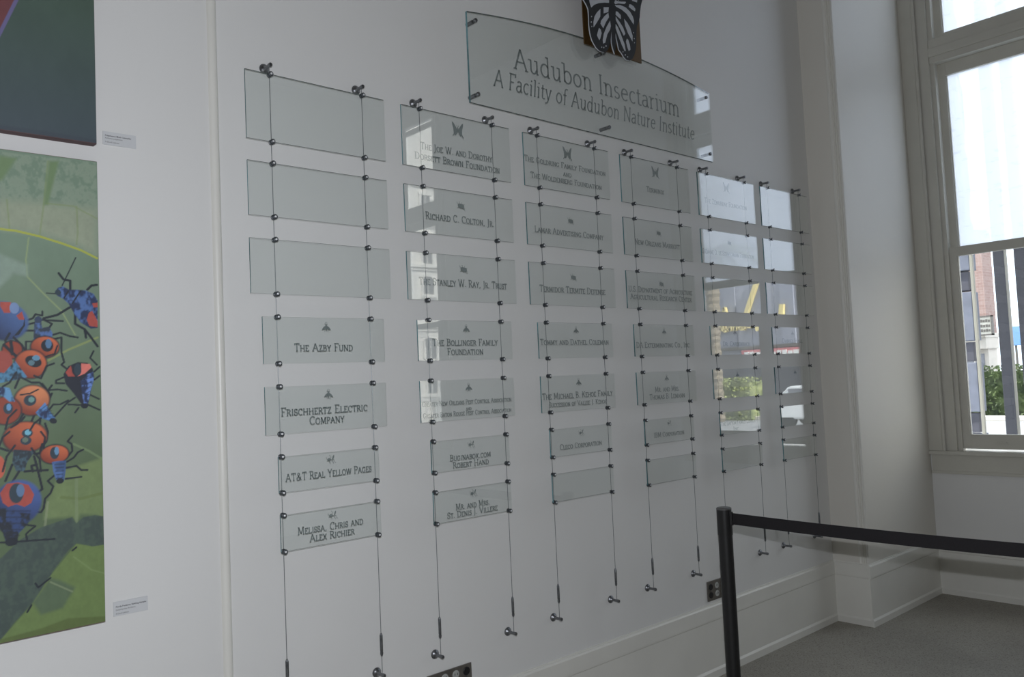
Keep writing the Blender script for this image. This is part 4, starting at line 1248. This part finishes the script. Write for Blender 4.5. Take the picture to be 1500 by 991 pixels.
# hedges
def hedge(x0, x1, y0, y1, z0, z1, lab, seed, mat):
    rg = random.Random(seed); V = []; F = []
    n = int((y1 - y0) * (z1 - z0) * 150)
    for i in range(n):
        f = rg.random()
        if f < .65: c = (x0 + rg.uniform(-.1, .18), rg.uniform(y0, y1), rg.uniform(z0, z1))
        elif f < .9: c = (rg.uniform(x0, x1), rg.uniform(y0, y1), z1 + rg.uniform(-.15, .12))
        else: c = (rg.uniform(x0, x1), (y0 if rg.random() < .5 else y1) + rg.uniform(-.12, .12), rg.uniform(z0, z1))
        s = rg.uniform(.05, .11); u = Vector((rg.gauss(0, 1), rg.gauss(0, 1), rg.gauss(0, 1))).normalized(); w = u.orthogonal().normalized()
        b = len(V); c = Vector(c)
        V += [c + u * s, c + w * s * .6, c - u * s, c - w * s * .6]; F.append((b, b + 1, b + 2, b + 3))
    b = len(V)
    for x in (x0 + .12, x1 - .1):
        for y in (y0 + .1, y1 - .1):
            for z in (z0, z1 - .1): V.append((x, y, z))
    for q in ((0, 1, 3, 2), (4, 6, 7, 5), (0, 4, 5, 1), (2, 3, 7, 6), (0, 2, 6, 4), (1, 5, 7, 3)): F.append(tuple(b + i for i in q))
    o = raw('hedge', V, F, mat); tag(o, lab, 'hedge', 'clipped hedges along the street')
    return o


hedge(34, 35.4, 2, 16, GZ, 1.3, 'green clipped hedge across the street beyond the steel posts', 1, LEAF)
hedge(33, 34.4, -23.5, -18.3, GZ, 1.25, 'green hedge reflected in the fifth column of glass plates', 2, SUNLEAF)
bm = bmesh.new(); box(bm, 33.4, 34, -30, 16, GZ, GZ + .16, .02); o = build('kerb', bm, CREAM); tag(o, kind='structure')

# brick corner building with cornice, shopfront and hanging sign
bb = empty('brick_building', (40, 10.3, GZ)); tag(bb, 'pink brick building with white cornice across the street', 'building')
bm = bmesh.new(); box(bm, 40, 41.2, 10.6, 34, 2.7, 7.5); o = build('brick_wall', bm, BRICK); child_world(o, bb)
bm = bmesh.new(); box(bm, 39.6, 41.2, 10.55, 34, 2.15, 2.8, .05); box(bm, 39.4, 41.2, 10.5, 34, 2.65, 2.85, .03); o = build('cornice', bm, CREAM); child_world(o, bb)
bm = bmesh.new(); box(bm, 40.1, 41.2, 10.65, 34, GZ, 2.2); o = build('shopfront', bm, CREAM); child_world(o, bb)
for k in range(10):
    y = 11.2 + k * 1.15
    bm = bmesh.new(); box(bm, 40.02, 40.12, y - .38, y + .38, .7, 1.95, .02)
    o = build('window', bm, DGLASS); child_world(o, bb)
    bm = bmesh.new(); box(bm, 39.98, 40.03, y - .02, y + .02, .7, 1.95); box(bm, 39.98, 40.03, y - .38, y + .38, 1.3, 1.35)
    s = build('glazing_bar', bm, CREAM); s.parent = o
sg = empty('hanging_sign', (39.6, 10.5, 2.8)); tag(sg, 'grey framed hanging sign on the brick building', 'sign')
bm = bmesh.new(); box(bm, 39.2, 39.3, 10.12, 10.95, 2.75, 3.55, .02); o = build('sign_board', bm, SGNT); child_world(o, sg)
bm = bmesh.new()
for (a, b, c, d) in ((10.10, 10.16, 2.72, 3.58), (10.88, 11.00, 2.72, 3.58), (10.1, 10.97, 2.72, 2.78), (10.1, 10.97, 3.52, 3.58)): box(bm, 39.15, 39.33, a, b, c, d)
box(bm, 39.3, 39.99, 10.80, 10.86, 3.1, 3.16)
o = build('sign_frame', bm, SGN); child_world(o, sg)
bm = bmesh.new()
for j, zz in enumerate((3.30, 3.08, 2.88)):
    y = 10.78
    for k in range(6): 
        box(bm, 39.17, 39.21, y - .07, y, zz, zz + .12 - .02 * (k % 2)); y -= .10
o = build('sign_lettering', bm, SGN); child_world(o, sg)
bm = bmesh.new(); box(bm, 38.4, 38.5, 8.55, 9.5, 2.2, 3.0, .03)
o = build('street_sign_board', bm, BLUE); tag(o, 'pale blue board beside the brick building between two posts', 'sign')
bm = bmesh.new(); box(bm, 38.42, 38.48, 9.0, 9.08, GZ, 2.3); build('pole', bm, SGN, o)

# grey-lavender facade with big yellow script, seen only in the glass
fb = empty('grey_building', (45, -30, GZ)); tag(fb, 'grey-lavender panelled facade reflected in the right glass plates', 'building')
bm = bmesh.new(); box(bm, 45, 52, -46, -16, 1.9, 7.3); o = build('wall', bm, LAV); child_world(o, fb)
for k in range(15):
    y = -45 + k * 2.0
    bm = bmesh.new(); box(bm, 44.9, 45.02, y - .45, y + .45, 3.2, 7.1, .02); o = build('panel', bm, LAV2); child_world(o, fb)
bm = bmesh.new(); box(bm, 44.6, 52, -46, -16, 3.0, 3.18, .02); o = build('ledge', bm, SGN); child_world(o, fb)
bm = bmesh.new(); box(bm, 45.1, 52, -46, -16, GZ, 1.95); o = build('ground_floor', bm, STONED); child_world(o, fb)
sf = empty('red_shop_sign', (44.5, -23, 2.4)); tag(sf, 'red band with white letters on the reflected grey facade', 'sign')
bm = bmesh.new(); box(bm, 44.45, 44.6, -26, -20, 2.35, 2.95, .02); o = build('sign_band', bm, REDW); child_world(o, sf)
bm = bmesh.new(); rg = random.Random(3); y = -20.2
while y > -25.7:
    w_ = rg.uniform(.16, .34); box(bm, 44.38, 44.46, y - w_, y, 2.45, 2.45 + rg.uniform(.3, .4)); y -= w_ + .09
o = build('sign_lettering', bm, WHT); child_world(o, sf)
ys = empty('yellow_script_sign', (44.7, -25, 4)); tag(ys, 'large pale yellow sign strokes reflected in the glass plates', 'sign')


def bar3(bm, pts, w, x0, x1):
    for (ya, za_), (yb, zb_) in zip(pts, pts[1:]):
        d = Vector((yb - ya, zb_ - za_)); n_ = Vector((-d.y, d.x)).normalized() * w / 2
        q = [(ya + n_.x, za_ + n_.y), (yb + n_.x, zb_ + n_.y), (yb - n_.x, zb_ - n_.y), (ya - n_.x, za_ - n_.y)]
        A = [bm.verts.new((x0, a, b)) for a, b in q]; B = [bm.verts.new((x1, a, b)) for a, b in q]
        for i in range(4): bm.faces.new((A[i], A[(i + 1) % 4], B[(i + 1) % 4], B[i]))
        bm.faces.new(A); bm.faces.new(B)


bm = bmesh.new(); bar3(bm, [(-24.7, 7.3), (-25.7, 5.1)], .25, 44.6, 44.85); o = build('slanted_stroke', bm, YEL); child_world(o, ys)
bm = bmesh.new(); bar3(bm, [(-23.2, 5.55), (-23.3, 4.6)], .28, 44.6, 44.85); o = build('upright_stroke', bm, YEL); child_world(o, ys)
bm = bmesh.new(); bar3(bm, [(-27.35, 5.1), (-27.2, 5.75), (-27.0, 5.1)], .16, 44.6, 44.85); o = build('arch_stroke', bm, YEL); child_world(o, ys)
bm = bmesh.new()
pts = [(-28.15, 4.25), (-27.9, 4.15), (-27.8, 4.85), (-27.55, 4.3), (-27.4, 4.85), (-27.3, 4.25), (-27.05, 4.3), (-27.0, 4.85), (-26.85, 4.25), (-26.6, 4.8), (-26.45, 4.25), (-26.2, 4.8), (-26.1, 4.3), (-25.8, 4.3), (-25.7, 4.9), (-25.5, 4.35), (-25.1, 4.7), (-24.9, 4.1)]
bar3(bm, pts, .20, 44.6, 44.85); bar3(bm, [(-23.9, 4.5), (-23.6, 4.75), (-23.3, 4.5)], .18, 44.6, 44.85)
o = build('script_stroke', bm, YEL); child_world(o, ys)

# palm with diamond-patterned trunk
pm = empty('palm_tree', (32.2, -19.45, GZ)); tag(pm, 'palm with rough patterned trunk reflected in the fifth column', 'tree')
bm = bmesh.new(); prof = []
for i in range(52):
    z = i * .15; prof.append((.21 + .04 * (i % 2) + .02 * math.sin(i) + (.08 if z > 4.4 else 0), z))
lathe(bm, [(0, 0)] + prof + [(0, 7.75)], (0, 0, 0), 'z', 12); build('trunk', bm, TRUNK, pm)
for k in range(16):
    a = 2 * PI * k / 16; V = []; F = []
    for i in range(9):
        t = i / 8; rr = .2 + 2.6 * t; z = 7.7 + 1.3 * t - 2.4 * t * t + (.4 if k % 2 else 0) * t; ww = .28 * (1 - t * .8)
        c = Vector((math.cos(a) * rr, math.sin(a) * rr, z)); sd = Vector((-math.sin(a), math.cos(a), 0)) * ww
        V += [c + sd - Vector((0, 0, ww * .5)), c + Vector((0, 0, .02)), c - sd - Vector((0, 0, ww * .5))]
    for i in range(8):
        b = 3 * i; F += [(b, b + 1, b + 4, b + 3), (b + 1, b + 2, b + 5, b + 4)]
    raw('frond', V, F, FROND, pm)
lp = empty('lamp_post', (32.2, -20.0, GZ)); tag(lp, 'slim white street lamp post beside the palm trunk', 'lamp post')
bm = bmesh.new(); lathe(bm, [(0, 0), (.12, 0), (.09, .6), (.05, .8), (.05, 5.2), (0, 5.2)], (0, 0, 0), 'z', 12); build('pole', bm, WHT, lp)
bm = bmesh.new(); lathe(bm, [(0, 5.2), (.14, 5.25), (.2, 5.5), (.08, 5.75), (0, 5.8)], (0, 0, 0), 'z', 12); build('lantern', bm, WHT, lp)

# white car whose side shows in the rightmost plates
car = empty('parked_car', (29.5, -12.6, GZ)); tag(car, 'white car parked across the street, reflected in the rightmost plate', 'car')
body = [(-2.3, .35), (-2.3, .95), (-1.9, 1.05), (-1.3, 1.6), (.6, 1.65), (1.1, 1.15), (2.1, 1.0), (2.3, .8), (2.3, .35)]
bm = bmesh.new(); A = [bm.verts.new((-.85, y, z)) for y, z in body]; B = [bm.verts.new((.85, y, z)) for y, z in body]
for i in range(len(body)): bm.faces.new((A[i], A[(i + 1) % len(body)], B[(i + 1) % len(body)], B[i]))
bm.faces.new(A); bm.faces.new(B); bmesh.ops.bevel(bm, geom=bm.edges[:], offset=.06, segments=2, affect='EDGES')
build('body', bm, CARW, car, smooth=True)
bm = bmesh.new()
for s in (-.87, .82): box(bm, s, s + .05, -1.3, .7, 1.12, 1.5, .02)
build('side_window', bm, DGLASS, car)
for y in (-1.45, 1.45):
    for x in (-.8, .62):
        bm = bmesh.new(); lathe(bm, [(0, 0), (.2, 0), (.34, .02), (.36, .06), (.36, .16), (.2, .18), (0, .18)], (x, y, .36), 'x', 20); build('wheel', bm, TYRE, car)

DGLASS2 = paint('dim_window', srgb(70, 72, 78), 0.3, .2, 1.5)
# pale stone building with arched windows, seen in the second column
sb = empty('stone_building', (45, -60, GZ)); tag(sb, 'cream stone building with arched windows reflected in the second column', 'building')
bm = bmesh.new(); box(bm, 38, 60, -70, -60, GZ, 34); o = build('wall', bm, PALE); child_world(o, sb)
bm = bmesh.new()
for z in (12.75, 7.1, 16.8, 20.6): box(bm, 37.8, 60.2, -60, -59.6, z, z + .28, .03)
for z in (12.5, 6.8): box(bm, 37.9, 60.1, -60, -59.8, z, z + .12, .02)
o = build('string_course', bm, PALE); child_world(o, sb)
for k in range(-2, 5):
    x = 45.55 + k * 3.0
    for (z0, z1, arch, hw) in ((13.2, 15.6, False, .55), (10.3, 11.7, True, .58), (4.2, 5.9, True, .62), (1.0, 3.0, False, .55), (17.6, 19.6, False, .5)):
        bm = bmesh.new()
        pl = [(x - hw, z0), (x + hw, z0), (x + hw, z1)]
        if arch: pl += [(x + hw * math.cos(t), z1 + hw * .45 * math.sin(t)) for t in np.linspace(0, PI, 8)[1:-1]]
        pl += [(x - hw, z1)]
        prism(bm, pl, -60.02, -59.95); o = build('window', bm, DGLASS2); child_world(o, sb)
        bm = bmesh.new()
        box(bm, x - hw - .22, x - hw, -60, -59.8, z0 - .2, z1, .02); box(bm, x + hw, x + hw + .22, -60, -59.8, z0 - .2, z1, .02)
        box(bm, x - hw - .3, x + hw + .3, -60, -59.75, z0 - .35, z0 - .1, .02)
        if not arch: box(bm, x - hw - .3, x + hw + .3, -60, -59.75, z1 + .05, z1 + .3, .02)
        box(bm, x - .03, x + .03, -59.96, -59.9, z0, z1)
        s = build('surround', bm, PALE); s.parent = o
for k, (w_, lab) in enumerate(((1, 'low cream wall in front of the stone building'),)):
    bm = bmesh.new(); box(bm, 17, 34, -31, -30.6, GZ, .9, .03); box(bm, 17, 34, -31.05, -30.55, .9, 1.02, .02)
    o = build('garden_wall', bm, PALE); tag(o, lab, 'wall')
st = empty('white_statue', (24.2, -29.6, GZ)); tag(st, 'small white statue on a plinth before the low cream wall', 'statue')
bm = bmesh.new(); box(bm, -.35, .35, -.35, .35, 0, 1.3, .04); build('plinth', bm, WHT, st)
bm = bmesh.new(); lathe(bm, [(0, 1.3), (.28, 1.32), (.2, 1.7), (.26, 2.1), (.32, 2.35), (.12, 2.5), (.14, 2.68), (.10, 2.85), (0, 2.9)], (0, 0, 0), 'z', 16); build('figure', bm, WHT, st, smooth=True)
